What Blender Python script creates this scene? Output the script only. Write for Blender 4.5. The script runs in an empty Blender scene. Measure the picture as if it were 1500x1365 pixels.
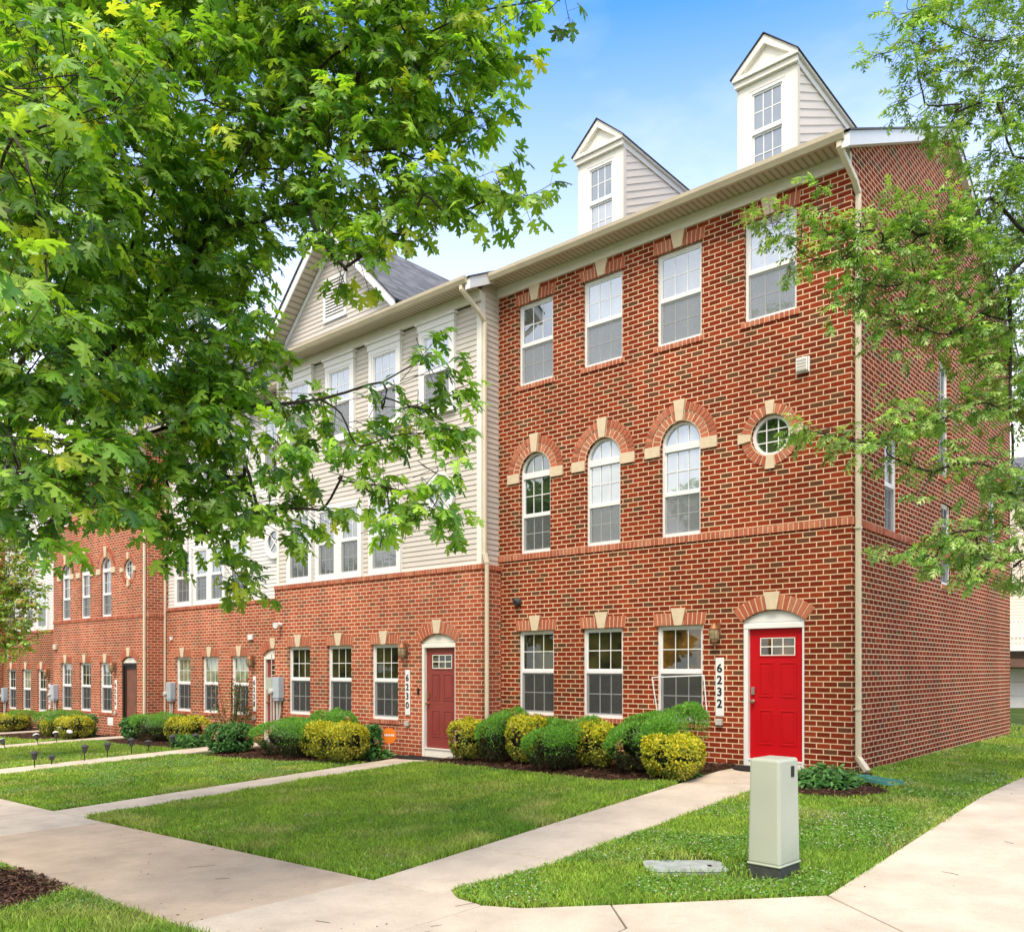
import bpy, bmesh, math, random
import numpy as np
from mathutils import Vector, geometry
R = math.radians
PI = math.pi
D = bpy.data
scene = bpy.context.scene
COL = scene.collection

# ------------------------------------------------------------------ camera
CAM = np.array([4.279, -12.302, 1.5])
FW = np.array([-0.65474, 0.75585, 0.0])
RT = np.array([0.75585, 0.65474, 0.0])
cam = D.cameras.new('camera')
cam.sensor_width = 36.0
cam.lens = 30.0
cam.shift_y = 0.197
cam.clip_start = 0.05
cam.clip_end = 3000
camo = D.objects.new('camera', cam)
COL.objects.link(camo)
camo.location = CAM
camo.rotation_euler = (PI / 2, 0, math.atan2(0.65474, 0.75585))
scene.camera = camo

# ------------------------------------------------------------------ world, sun, exposure
SUN_EL, SUN_AZ = 56.0, 156.0        # azimuth clockwise from +Y: behind the camera
w = D.worlds.new('World')
scene.world = w
w.use_nodes = True
nt = w.node_tree
N = nt.nodes
L = nt.links
bg = N['Background']
sky = N.new('ShaderNodeTexSky')
sky.sky_type = 'NISHITA'
sky.sun_disc = False
sky.sun_elevation = R(SUN_EL)
sky.sun_rotation = R(SUN_AZ)
sky.altitude = 0
sky.air_density = 1.0
sky.dust_density = 0.6
sky.ozone_density = 2.0
tc = N.new('ShaderNodeTexCoord')
mp = N.new('ShaderNodeMapping')
mp.inputs['Scale'].default_value = (1.0, 1.0, 2.6)
nz = N.new('ShaderNodeTexNoise')
nz.inputs['Scale'].default_value = 2.1
nz.inputs['Detail'].default_value = 7
nz.inputs['Roughness'].default_value = 0.55
cr = N.new('ShaderNodeValToRGB')
cr.color_ramp.elements[0].position = 0.50
cr.color_ramp.elements[0].color = (0, 0, 0, 1)
cr.color_ramp.elements[1].position = 0.80
cr.color_ramp.elements[1].color = (0.30, 0.30, 0.30, 1)
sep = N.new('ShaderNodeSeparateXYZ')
lowm = N.new('ShaderNodeMapRange')        # thin cloud thickens towards the horizon
lowm.inputs['From Min'].default_value = 0.62
lowm.inputs['From Max'].default_value = 0.20
lowm.inputs['To Min'].default_value = 0.0
lowm.inputs['To Max'].default_value = 0.86
addm = N.new('ShaderNodeMath'); addm.operation = 'ADD'; addm.use_clamp = True
mix = N.new('ShaderNodeMix'); mix.data_type = 'RGBA'
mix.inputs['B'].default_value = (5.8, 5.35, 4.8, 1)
L.new(tc.outputs['Generated'], mp.inputs['Vector'])
L.new(mp.outputs['Vector'], nz.inputs['Vector'])
L.new(nz.outputs['Fac'], cr.inputs['Fac'])
L.new(tc.outputs['Generated'], sep.inputs['Vector'])
L.new(sep.outputs['Z'], lowm.inputs['Value'])
L.new(cr.outputs['Color'], addm.inputs[0])
L.new(lowm.outputs['Result'], addm.inputs[1])
fill_back = N.new('ShaderNodeMapRange')        # warm white added out of view, overhead and behind, to warm the light
fill_back.interpolation_type = 'SMOOTHSTEP'
fill_back.inputs['From Min'].default_value = 0.05
fill_back.inputs['From Max'].default_value = -0.55
fill_back.inputs['To Min'].default_value = 0.0
fill_back.inputs['To Max'].default_value = 0.80
L.new(sep.outputs['Y'], fill_back.inputs['Value'])
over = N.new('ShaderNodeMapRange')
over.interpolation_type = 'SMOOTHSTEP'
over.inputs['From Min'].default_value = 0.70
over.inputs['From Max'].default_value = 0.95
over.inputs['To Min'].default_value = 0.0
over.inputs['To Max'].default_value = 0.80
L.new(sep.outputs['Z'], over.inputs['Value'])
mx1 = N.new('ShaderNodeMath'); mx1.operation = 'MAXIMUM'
L.new(fill_back.outputs['Result'], mx1.inputs[0])
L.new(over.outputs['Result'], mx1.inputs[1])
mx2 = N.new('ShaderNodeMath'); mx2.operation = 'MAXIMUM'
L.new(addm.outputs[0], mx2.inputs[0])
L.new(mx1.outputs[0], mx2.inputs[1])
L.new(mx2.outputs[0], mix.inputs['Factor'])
grade = N.new('ShaderNodeMix'); grade.data_type = 'RGBA'; grade.blend_type = 'MULTIPLY'
grade.inputs['Factor'].default_value = 1.0
grade.inputs['B'].default_value = (0.30, 0.82, 1.26, 1)
L.new(sky.outputs['Color'], grade.inputs['A'])
L.new(grade.outputs['Result'], mix.inputs['A'])
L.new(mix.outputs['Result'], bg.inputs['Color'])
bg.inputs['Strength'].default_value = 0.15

sun = D.lights.new('sun', 'SUN')
sun.energy = 1.6
sun.angle = R(28)
sun.color = (1.0, 0.86, 0.68)
suno = D.objects.new('sun', sun)
COL.objects.link(suno)
sd = Vector((math.sin(R(SUN_AZ)) * math.cos(R(SUN_EL)), math.cos(R(SUN_AZ)) * math.cos(R(SUN_EL)), math.sin(R(SUN_EL))))
suno.rotation_euler = (-sd).to_track_quat('-Z', 'Y').to_euler()
suno.location = (0, -20, 40)

scene.view_settings.view_transform = 'Standard'
scene.view_settings.look = 'None'
scene.view_settings.exposure = 1.28
scene.view_settings.gamma = 1.0
scene.render.engine = 'CYCLES'
scene.cycles.max_bounces = 6
scene.cycles.transparent_max_bounces = 12
scene.cycles.sample_clamp_indirect = 8
scene.cycles.use_denoising = True

rng = random.Random(7)
nrg = np.random.default_rng(11)


def at(px, py, Z):
    """a world point Z metres in front of where the photographer stood"""
    a = (px - 750.0) / 1250.0
    q = CAM + Z * (FW + a * RT)
    q[2] = 1.5 + (978.0 - py) / 1250.0 * Z
    return q


# ------------------------------------------------------------------ materials
def newmat(name):
    m = D.materials.new(name)
    m.use_nodes = True
    n = m.node_tree.nodes
    return m, n, m.node_tree.links, n['Principled BSDF']


def simple(name, col, rough=0.6, spec=0.4, metal=0.0, var=0.08, vscale=6.0, bump=0.0, bscale=60.0, dirt=0.0):
    m, n, l, b = newmat(name)
    b.inputs['Roughness'].default_value = rough
    b.inputs['Specular IOR Level'].default_value = spec
    b.inputs['Metallic'].default_value = metal
    t = n.new('ShaderNodeTexCoord')
    z = n.new('ShaderNodeTexNoise')
    z.inputs['Scale'].default_value = vscale
    z.inputs['Detail'].default_value = 6
    l.new(t.outputs['Object'], z.inputs['Vector'])
    r = n.new('ShaderNodeValToRGB')
    r.color_ramp.elements[0].position = 0.3
    r.color_ramp.elements[1].position = 0.7
    c = np.array(col)
    lo = np.clip(c * (1 - var - dirt), 0, 1)
    hi = np.clip(c * (1 + var), 0, 1)
    r.color_ramp.elements[0].color = (*lo, 1)
    r.color_ramp.elements[1].color = (*hi, 1)
    l.new(z.outputs['Fac'], r.inputs['Fac'])
    l.new(r.outputs['Color'], b.inputs['Base Color'])
    if bump > 0:
        z2 = n.new('ShaderNodeTexNoise')
        z2.inputs['Scale'].default_value = bscale
        z2.inputs['Detail'].default_value = 5
        l.new(t.outputs['Object'], z2.inputs['Vector'])
        bp = n.new('ShaderNodeBump')
        bp.inputs['Strength'].default_value = bump
        bp.inputs['Distance'].default_value = 0.01
        l.new(z2.outputs['Fac'], bp.inputs['Height'])
        l.new(bp.outputs['Normal'], b.inputs['Normal'])
    return m


def ramp(n, stops, interp='LINEAR'):
    r = n.new('ShaderNodeValToRGB')
    r.color_ramp.interpolation = interp
    e = r.color_ramp.elements
    while len(e) < len(stops):
        e.new(0.5)
    for k, (p, c) in enumerate(stops):
        e[k].position = p
        e[k].color = (*c, 1)
    return r


BRICKS = [(0.0, (0.110, 0.046, 0.024)), (0.03, (0.135, 0.052, 0.026)), (0.09, (0.170, 0.026, 0.011)),
          (0.36, (0.220, 0.030, 0.012)), (0.64, (0.270, 0.043, 0.016)), (0.88, (0.190, 0.038, 0.016)), (0.98, (0.130, 0.052, 0.027))]
BRICKS_PALE = [(0.0, (0.22, 0.080, 0.040)), (0.06, (0.27, 0.098, 0.050)), (0.13, (0.34, 0.074, 0.034)),
               (0.50, (0.40, 0.088, 0.040)), (0.75, (0.44, 0.120, 0.058)), (0.96, (0.25, 0.095, 0.052))]


def brick_mat(name, stops, mortar):
    m, n, l, b = newmat(name)
    uv = n.new('ShaderNodeUVMap'); uv.uv_map = 'UVMap'
    br = n.new('ShaderNodeTexBrick')
    br.offset = 0.5
    br.inputs['Color1'].default_value = (0, 0, 0, 1)
    br.inputs['Color2'].default_value = (1, 1, 1, 1)
    br.inputs['Mortar'].default_value = (0, 0, 0, 1)
    br.inputs['Scale'].default_value = 1.0
    br.inputs['Mortar Size'].default_value = 0.0082
    br.inputs['Mortar Smooth'].default_value = 0.12
    br.inputs['Bias'].default_value = 0.0
    br.inputs['Brick Width'].default_value = 0.2032
    br.inputs['Row Height'].default_value = 0.0813
    l.new(uv.outputs['UV'], br.inputs['Vector'])
    r = ramp(n, stops, 'CONSTANT')
    l.new(br.outputs['Color'], r.inputs['Fac'])
    z = n.new('ShaderNodeTexNoise')
    z.inputs['Scale'].default_value = 38.0
    z.inputs['Detail'].default_value = 6
    z.inputs['Roughness'].default_value = 0.7
    l.new(uv.outputs['UV'], z.inputs['Vector'])
    mr = n.new('ShaderNodeMapRange')
    mr.inputs['From Min'].default_value = 0.25
    mr.inputs['From Max'].default_value = 0.75
    mr.inputs['To Min'].default_value = 0.72
    mr.inputs['To Max'].default_value = 1.28
    l.new(z.outputs['Fac'], mr.inputs['Value'])
    mu = n.new('ShaderNodeMix'); mu.data_type = 'RGBA'; mu.blend_type = 'MULTIPLY'
    mu.inputs['Factor'].default_value = 1.0
    l.new(r.outputs['Color'], mu.inputs['A'])
    l.new(mr.outputs['Result'], mu.inputs['B'])
    big = n.new('ShaderNodeTexNoise')
    big.inputs['Scale'].default_value = 0.55
    big.inputs['Detail'].default_value = 5
    l.new(uv.outputs['UV'], big.inputs['Vector'])
    mr2 = n.new('ShaderNodeMapRange')
    mr2.inputs['From Min'].default_value = 0.3
    mr2.inputs['From Max'].default_value = 0.7
    mr2.inputs['To Min'].default_value = 0.80
    mr2.inputs['To Max'].default_value = 1.16
    l.new(big.outputs['Fac'], mr2.inputs['Value'])
    mo = n.new('ShaderNodeMix'); mo.data_type = 'RGBA'
    l.new(br.outputs['Fac'], mo.inputs['Factor'])
    l.new(mu.outputs['Result'], mo.inputs['A'])
    mo.inputs['B'].default_value = (*mortar, 1)
    fin = n.new('ShaderNodeMix'); fin.data_type = 'RGBA'; fin.blend_type = 'MULTIPLY'
    fin.inputs['Factor'].default_value = 1.0
    l.new(mo.outputs['Result'], fin.inputs['A'])
    l.new(mr2.outputs['Result'], fin.inputs['B'])
    mpp = n.new('ShaderNodeMapping')           # rain streaks run down the wall
    mpp.inputs['Scale'].default_value = (2.4, 0.22, 1)
    l.new(uv.outputs['UV'], mpp.inputs['Vector'])
    st = n.new('ShaderNodeTexNoise')
    st.inputs['Scale'].default_value = 1.0
    st.inputs['Detail'].default_value = 6
    st.inputs['Roughness'].default_value = 0.65
    l.new(mpp.outputs['Vector'], st.inputs['Vector'])
    mr4 = n.new('ShaderNodeMapRange')
    mr4.inputs['From Min'].default_value = 0.3; mr4.inputs['From Max'].default_value = 0.72
    mr4.inputs['To Min'].default_value = 0.84; mr4.inputs['To Max'].default_value = 1.14
    l.new(st.outputs['Fac'], mr4.inputs['Value'])
    fin2 = n.new('ShaderNodeMix'); fin2.data_type = 'RGBA'; fin2.blend_type = 'MULTIPLY'
    fin2.inputs['Factor'].default_value = 1.0
    l.new(fin.outputs['Result'], fin2.inputs['A'])
    l.new(mr4.outputs['Result'], fin2.inputs['B'])
    l.new(fin2.outputs['Result'], b.inputs['Base Color'])
    b.inputs['Roughness'].default_value = 0.9
    b.inputs['Specular IOR Level'].default_value = 0.08
    inv = n.new('ShaderNodeMath'); inv.operation = 'SUBTRACT'; inv.inputs[0].default_value = 1.0
    l.new(br.outputs['Fac'], inv.inputs[1])
    ad = n.new('ShaderNodeMath'); ad.operation = 'MULTIPLY_ADD'
    l.new(z.outputs['Fac'], ad.inputs[0]); ad.inputs[1].default_value = 0.35
    l.new(inv.outputs[0], ad.inputs[2])
    bp = n.new('ShaderNodeBump')
    bp.inputs['Strength'].default_value = 0.55
    bp.inputs['Distance'].default_value = 0.006
    l.new(ad.outputs[0], bp.inputs['Height'])
    l.new(bp.outputs['Normal'], b.inputs['Normal'])
    return m


def island_mat(name, stops, rough=0.85, spec=0.25, nscale=45.0, bump=0.25):
    """one tone per loose piece"""
    m, n, l, b = newmat(name)
    g = n.new('ShaderNodeNewGeometry')
    r = ramp(n, stops)
    l.new(g.outputs['Random Per Island'], r.inputs['Fac'])
    t = n.new('ShaderNodeTexCoord')
    z = n.new('ShaderNodeTexNoise')
    z.inputs['Scale'].default_value = nscale
    z.inputs['Detail'].default_value = 6
    l.new(t.outputs['Object'], z.inputs['Vector'])
    mr = n.new('ShaderNodeMapRange')
    mr.inputs['From Min'].default_value = 0.25
    mr.inputs['From Max'].default_value = 0.75
    mr.inputs['To Min'].default_value = 0.78
    mr.inputs['To Max'].default_value = 1.22
    l.new(z.outputs['Fac'], mr.inputs['Value'])
    mu = n.new('ShaderNodeMix'); mu.data_type = 'RGBA'; mu.blend_type = 'MULTIPLY'
    mu.inputs['Factor'].default_value = 1.0
    l.new(r.outputs['Color'], mu.inputs['A'])
    l.new(mr.outputs['Result'], mu.inputs['B'])
    l.new(mu.outputs['Result'], b.inputs['Base Color'])
    b.inputs['Roughness'].default_value = rough
    b.inputs['Specular IOR Level'].default_value = spec
    bp = n.new('ShaderNodeBump')
    bp.inputs['Strength'].default_value = bump
    bp.inputs['Distance'].default_value = 0.006
    l.new(z.outputs['Fac'], bp.inputs['Height'])
    l.new(bp.outputs['Normal'], b.inputs['Normal'])
    return m


def leaf_mat(name, trans=0.4, rough=0.42, spec=0.35, tcol=(1.25, 1.35, 0.5)):
    m, n, l, b = newmat(name)
    a = n.new('ShaderNodeVertexColor'); a.layer_name = 'tint'
    b.inputs['Roughness'].default_value = rough
    b.inputs['Specular IOR Level'].default_value = spec
    l.new(a.outputs['Color'], b.inputs['Base Color'])
    t = n.new('ShaderNodeBsdfTranslucent')
    mu = n.new('ShaderNodeMix'); mu.data_type = 'RGBA'; mu.blend_type = 'MULTIPLY'
    mu.inputs['Factor'].default_value = 1.0
    l.new(a.outputs['Color'], mu.inputs['A'])
    mu.inputs['B'].default_value = (*tcol, 1)
    l.new(mu.outputs['Result'], t.inputs['Color'])
    mx = n.new('ShaderNodeMixShader')
    mx.inputs[0].default_value = trans
    l.new(b.outputs[0], mx.inputs[1])
    l.new(t.outputs[0], mx.inputs[2])
    l.new(mx.outputs[0], n['Material Output'].inputs['Surface'])
    return m


def pane_mat(name, c0, c1, refl, rough=0.015, vscale=2.2, stripe=0.0):
    """room tone or painted reflection tint under a sheet of reflecting glass"""
    m, n, l, b = newmat(name)
    t = n.new('ShaderNodeTexCoord')
    z = n.new('ShaderNodeTexNoise')
    z.inputs['Scale'].default_value = vscale
    z.inputs['Detail'].default_value = 3
    l.new(t.outputs['Object'], z.inputs['Vector'])
    r = ramp(n, [(0.36, c0), (0.66, c1)])
    l.new(z.outputs['Fac'], r.inputs['Fac'])
    src = r.outputs['Color']
    if stripe > 0:
        wv = n.new('ShaderNodeTexWave')
        wv.bands_direction = 'Z'
        wv.inputs['Scale'].default_value = 6.3
        wv.inputs['Distortion'].default_value = 0.0
        l.new(t.outputs['Object'], wv.inputs['Vector'])
        ms = n.new('ShaderNodeMapRange')
        ms.inputs['To Min'].default_value = 1 - stripe
        l.new(wv.outputs['Fac'], ms.inputs['Value'])
        mu = n.new('ShaderNodeMix'); mu.data_type = 'RGBA'; mu.blend_type = 'MULTIPLY'
        mu.inputs['Factor'].default_value = 1.0
        l.new(src, mu.inputs['A'])
        l.new(ms.outputs['Result'], mu.inputs['B'])
        src = mu.outputs['Result']
    l.new(src, b.inputs['Base Color'])
    b.inputs['Roughness'].default_value = 0.9
    b.inputs['Specular IOR Level'].default_value = 0.0
    g = n.new('ShaderNodeBsdfGlossy')
    g.inputs['Roughness'].default_value = rough
    g.inputs['Color'].default_value = (0.80, 0.90, 1.0, 1)  # blue tint stands in for blue sky missing from the reflections
    z2 = n.new('ShaderNodeTexNoise')
    z2.inputs['Scale'].default_value = 1.7
    z2.inputs['Detail'].default_value = 1
    l.new(t.outputs['Object'], z2.inputs['Vector'])
    bp = n.new('ShaderNodeBump')
    bp.inputs['Strength'].default_value = 0.12
    bp.inputs['Distance'].default_value = 0.02
    l.new(z2.outputs['Fac'], bp.inputs['Height'])
    l.new(bp.outputs['Normal'], g.inputs['Normal'])
    mx = n.new('ShaderNodeMixShader')
    mx.inputs[0].default_value = refl
    l.new(b.outputs[0], mx.inputs[1])
    l.new(g.outputs[0], mx.inputs[2])
    l.new(mx.outputs[0], n['Material Output'].inputs['Surface'])
    return m


def screen_mat(name, col):
    m, n, l, b = newmat(name)
    b.inputs['Base Color'].default_value = (*col, 1)
    b.inputs['Roughness'].default_value = 0.8
    t = n.new('ShaderNodeBsdfTransparent')
    mx = n.new('ShaderNodeMixShader')
    mx.inputs[0].default_value = 0.45
    l.new(b.outputs[0], mx.inputs[2])
    l.new(t.outputs[0], mx.inputs[1])
    l.new(mx.outputs[0], n['Material Output'].inputs['Surface'])
    return m


def ground_mat(name, stops, scale=0.9, bump=0.6, bscale=25.0):
    m, n, l, b = newmat(name)
    t = n.new('ShaderNodeTexCoord')
    z = n.new('ShaderNodeTexNoise')
    z.inputs['Scale'].default_value = scale
    z.inputs['Detail'].default_value = 9
    z.inputs['Roughness'].default_value = 0.68
    l.new(t.outputs['Object'], z.inputs['Vector'])
    r = ramp(n, stops)
    l.new(z.outputs['Fac'], r.inputs['Fac'])
    l.new(r.outputs['Color'], b.inputs['Base Color'])
    b.inputs['Roughness'].default_value = 0.95
    b.inputs['Specular IOR Level'].default_value = 0.1
    z2 = n.new('ShaderNodeTexNoise')
    z2.inputs['Scale'].default_value = bscale
    z2.inputs['Detail'].default_value = 6
    l.new(t.outputs['Object'], z2.inputs['Vector'])
    bp = n.new('ShaderNodeBump')
    bp.inputs['Strength'].default_value = bump
    bp.inputs['Distance'].default_value = 0.03
    l.new(z2.outputs['Fac'], bp.inputs['Height'])
    l.new(bp.outputs['Normal'], b.inputs['Normal'])
    return m


def concrete_mat():
    m, n, l, b = newmat('concrete')
    g = n.new('ShaderNodeNewGeometry')
    r = ramp(n, [(0.0, (0.40, 0.33, 0.26)), (0.35, (0.47, 0.40, 0.325)), (0.7, (0.51, 0.435, 0.36)), (1.0, (0.54, 0.47, 0.395))])
    a = n.new('ShaderNodeVertexColor'); a.layer_name = 'tint'
    t = n.new('ShaderNodeTexCoord')
    z = n.new('ShaderNodeTexNoise')
    z.inputs['Scale'].default_value = 1.9
    z.inputs['Detail'].default_value = 9
    z.inputs['Roughness'].default_value = 0.65
    l.new(t.outputs['Object'], z.inputs['Vector'])
    z3 = n.new('ShaderNodeTexNoise')
    z3.inputs['Scale'].default_value = 110.0
    z3.inputs['Detail'].default_value = 4
    l.new(t.outputs['Object'], z3.inputs['Vector'])
    mr = n.new('ShaderNodeMapRange')
    mr.inputs['From Min'].default_value = 0.3; mr.inputs['From Max'].default_value = 0.7
    mr.inputs['To Min'].default_value = 0.78; mr.inputs['To Max'].default_value = 1.12
    l.new(z.outputs['Fac'], mr.inputs['Value'])
    mr3 = n.new('ShaderNodeMapRange')
    mr3.inputs['From Min'].default_value = 0.3; mr3.inputs['From Max'].default_value = 0.7
    mr3.inputs['To Min'].default_value = 0.86; mr3.inputs['To Max'].default_value = 1.1
    l.new(z3.outputs['Fac'], mr3.inputs['Value'])
    pr = n.new('ShaderNodeMath'); pr.operation = 'MULTIPLY'
    l.new(mr.outputs['Result'], pr.inputs[0]); l.new(mr3.outputs['Result'], pr.inputs[1])
    mu = n.new('ShaderNodeMix'); mu.data_type = 'RGBA'; mu.blend_type = 'MULTIPLY'
    mu.inputs['Factor'].default_value = 1.0
    l.new(a.outputs['Color'], mu.inputs['A'])
    l.new(pr.outputs[0], mu.inputs['B'])
    sp = n.new('ShaderNodeTexNoise')           # old spots and drips
    sp.inputs['Scale'].default_value = 7.0
    sp.inputs['Detail'].default_value = 7
    sp.inputs['Roughness'].default_value = 0.72
    l.new(t.outputs['Object'], sp.inputs['Vector'])
    ms = n.new('ShaderNodeMapRange')
    ms.inputs['From Min'].default_value = 0.60; ms.inputs['From Max'].default_value = 0.72
    ms.inputs['To Min'].default_value = 1.0; ms.inputs['To Max'].default_value = 0.80
    l.new(sp.outputs['Fac'], ms.inputs['Value'])
    mu2 = n.new('ShaderNodeMix'); mu2.data_type = 'RGBA'; mu2.blend_type = 'MULTIPLY'
    mu2.inputs['Factor'].default_value = 1.0
    l.new(mu.outputs['Result'], mu2.inputs['A'])
    l.new(ms.outputs['Result'], mu2.inputs['B'])
    l.new(mu2.outputs['Result'], b.inputs['Base Color'])
    b.inputs['Roughness'].default_value = 0.88
    b.inputs['Specular IOR Level'].default_value = 0.25
    bp = n.new('ShaderNodeBump')
    bp.inputs['Strength'].default_value = 0.25
    bp.inputs['Distance'].default_value = 0.004
    l.new(z3.outputs['Fac'], bp.inputs['Height'])
    l.new(bp.outputs['Normal'], b.inputs['Normal'])
    return m


def shingle_mat():
    m, n, l, b = newmat('grey_shingle')
    uv = n.new('ShaderNodeUVMap'); uv.uv_map = 'UVMap'
    br = n.new('ShaderNodeTexBrick')
    br.inputs['Color1'].default_value = (0.085, 0.088, 0.10, 1)
    br.inputs['Color2'].default_value = (0.18, 0.185, 0.20, 1)
    br.inputs['Mortar'].default_value = (0.05, 0.05, 0.06, 1)
    br.inputs['Scale'].default_value = 1.0
    br.inputs['Mortar Size'].default_value = 0.006
    br.inputs['Brick Width'].default_value = 0.30
    br.inputs['Row Height'].default_value = 0.14
    l.new(uv.outputs['UV'], br.inputs['Vector'])
    l.new(br.outputs['Color'], b.inputs['Base Color'])
    b.inputs['Roughness'].default_value = 0.95
    return m


def soffit_mat():
    m, n, l, b = newmat('beaded_soffit')
    t = n.new('ShaderNodeTexCoord')
    wv = n.new('ShaderNodeTexWave')
    wv.bands_direction = 'X'
    wv.inputs['Scale'].default_value = 3.2
    l.new(t.outputs['Object'], wv.inputs['Vector'])
    r = ramp(n, [(0.0, (0.25, 0.21, 0.15)), (0.25, (0.50, 0.43, 0.33)), (1.0, (0.56, 0.49, 0.38))])
    l.new(wv.outputs['Fac'], r.inputs['Fac'])
    l.new(r.outputs['Color'], b.inputs['Base Color'])
    b.inputs['Roughness'].default_value = 0.6
    return m


M = {}
M['brick'] = brick_mat('red_brick', BRICKS, (0.72, 0.51, 0.32))
M['brick_pale'] = brick_mat('pale_red_brick', BRICKS_PALE, (0.72, 0.52, 0.37))
M['voussoir'] = island_mat('orange_brick', [(0, (0.34, 0.090, 0.050)), (0.4, (0.44, 0.125, 0.066)), (0.8, (0.52, 0.190, 0.105)), (1, (0.38, 0.14, 0.09))])
M['mortar'] = simple('mortar', (0.72, 0.52, 0.34), 0.9, 0.2, var=0.15, vscale=20, bump=0.3)
M['cast'] = simple('cast_stone', (0.66, 0.54, 0.38), 0.8, 0.25, var=0.07, vscale=12, bump=0.2, bscale=120)
M['white'] = simple('white_vinyl', (0.80, 0.80, 0.79), 0.42, 0.4, var=0.02, vscale=3)
M['trim'] = simple('cream_trim', (0.80, 0.77, 0.70), 0.5, 0.4, var=0.04, vscale=4)
M['gutter'] = simple('cream_gutter', (0.60, 0.52, 0.38), 0.45, 0.4, var=0.06, vscale=3, dirt=0.06)
M['pipe'] = simple('cream_downspout', (0.70, 0.62, 0.47), 0.45, 0.4, var=0.05, vscale=2, dirt=0.04)
M['siding'] = simple('beige_siding', (0.61, 0.565, 0.505), 0.55, 0.35, var=0.04, vscale=1.5)
M['siding_pink'] = simple('pale_siding', (0.76, 0.67, 0.55), 0.55, 0.35, var=0.03, vscale=1.5)
M['siding_white'] = simple('white_siding', (0.72, 0.70, 0.68), 0.55, 0.35, var=0.03, vscale=1.5)
M['soffit'] = soffit_mat()
M['shingle'] = shingle_mat()
M['pane_dark'] = pane_mat('dark_room_pane', (0.012, 0.014, 0.008), (0.060, 0.056, 0.018), 0.065)
M['pane_warm'] = pane_mat('warm_room_pane', (0.020, 0.018, 0.008), (0.20, 0.105, 0.02), 0.08, vscale=3.0)
M['pane_mid'] = pane_mat('half_lit_pane', (0.05, 0.055, 0.055), (0.14, 0.15, 0.14), 0.30)
M['pane_blind'] = pane_mat('blind_pane', (0.34, 0.36, 0.39), (0.44, 0.46, 0.49), 0.24, stripe=0.10)
M['pane_sky'] = pane_mat('sky_pane', (0.30, 0.33, 0.37), (0.42, 0.45, 0.49), 0.30)  # pale sky reflection put into the base colour
M['pane_tree'] = pane_mat('tree_reflection_tint_pane', (0.015, 0.025, 0.012), (0.05, 0.075, 0.035), 0.26)  # dark green tree reflection painted into the base colour
M['pane_dormer'] = pane_mat('dormer_pane', (0.13, 0.15, 0.17), (0.18, 0.20, 0.225), 0.22)
M['pane_curtain'] = pane_mat('curtain_pane', (0.16, 0.19, 0.10), (0.36, 0.37, 0.24), 0.18, vscale=5)
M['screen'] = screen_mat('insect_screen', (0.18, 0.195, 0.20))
M['screen_dark'] = screen_mat('shaded_insect_screen', (0.085, 0.088, 0.098))  # ground-floor copy of the screen, shade put into its colour
M['red_door'] = simple('red_paint', (0.50, 0.003, 0.008), 0.45, 0.25, var=0.04, vscale=3)
M['maroon_door'] = simple('maroon_paint', (0.25, 0.046, 0.036), 0.42, 0.4, var=0.06, vscale=3)
M['brown_door'] = simple('brown_door', (0.17, 0.06, 0.035), 0.5, 0.4, var=0.2, vscale=4)
M['black'] = simple('black_metal', (0.009, 0.009, 0.009), 0.5, 0.3, var=0.2)
M['black_rubber'] = simple('black_rubber', (0.022, 0.021, 0.020), 0.9, 0.2, var=0.3, vscale=30, bump=0.4, bscale=200)
M['nickel'] = simple('satin_nickel', (0.55, 0.50, 0.42), 0.32, 0.5, metal=1.0, var=0.05)
M['copper'] = simple('weathered_copper', (0.30, 0.13, 0.06), 0.5, 0.5, metal=0.5, var=0.25, vscale=20)
M['lantern'] = simple('lantern_glass', (0.30, 0.24, 0.14), 0.18, 0.6, var=0.3, vscale=15)
M['meter'] = simple('grey_meter_paint', (0.42, 0.47, 0.52), 0.45, 0.4, var=0.05)
M['conduit'] = simple('grey_conduit', (0.50, 0.48, 0.43), 0.5, 0.4, var=0.08)
M['dark_grey'] = simple('dark_grey_plastic', (0.05, 0.05, 0.055), 0.6, 0.4)
M['ped'] = simple('pale_green_paint', (0.43, 0.465, 0.38), 0.38, 0.45, var=0.05, vscale=2.0, dirt=0.04, bump=0.05, bscale=30)
M['ped_base'] = simple('pedestal_base', (0.055, 0.06, 0.055), 0.8, 0.3, var=0.25, vscale=20)
M['lid'] = simple('weathered_lid', (0.33, 0.36, 0.34), 0.85, 0.25, var=0.20, vscale=9, bump=0.4, bscale=80)
M['teal'] = simple('teal_plastic', (0.09, 0.30, 0.27), 0.55, 0.4, var=0.10)
M['orange_sign'] = simple('orange_sign', (0.85, 0.22, 0.02), 0.4, 0.4, var=0.03)
M['concrete'] = concrete_mat()
M['soil'] = ground_mat('turf_soil', [(0.30, (0.030, 0.045, 0.012)), (0.50, (0.050, 0.085, 0.018)), (0.66, (0.085, 0.115, 0.030)), (0.78, (0.15, 0.12, 0.06))])
M['mulch'] = ground_mat('mulch', [(0.25, (0.020, 0.010, 0.007)), (0.5, (0.055, 0.028, 0.018)), (0.75, (0.12, 0.062, 0.040))], scale=14, bump=1.0, bscale=60)
M['asphalt'] = simple('asphalt', (0.055, 0.055, 0.057), 0.9, 0.2, var=0.2, vscale=3, bump=0.4, bscale=150)
M['bark'] = simple('grey_brown_bark', (0.090, 0.060, 0.044), 0.9, 0.2, var=0.45, vscale=14, bump=0.9, bscale=26)
M['bark_dark'] = simple('dark_bark', (0.050, 0.040, 0.034), 0.9, 0.2, var=0.45, vscale=14, bump=0.9, bscale=26)
M['maple'] = leaf_mat('maple_leaf', 0.50, rough=0.34, spec=0.55, tcol=(1.6, 1.5, 0.5))
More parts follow.
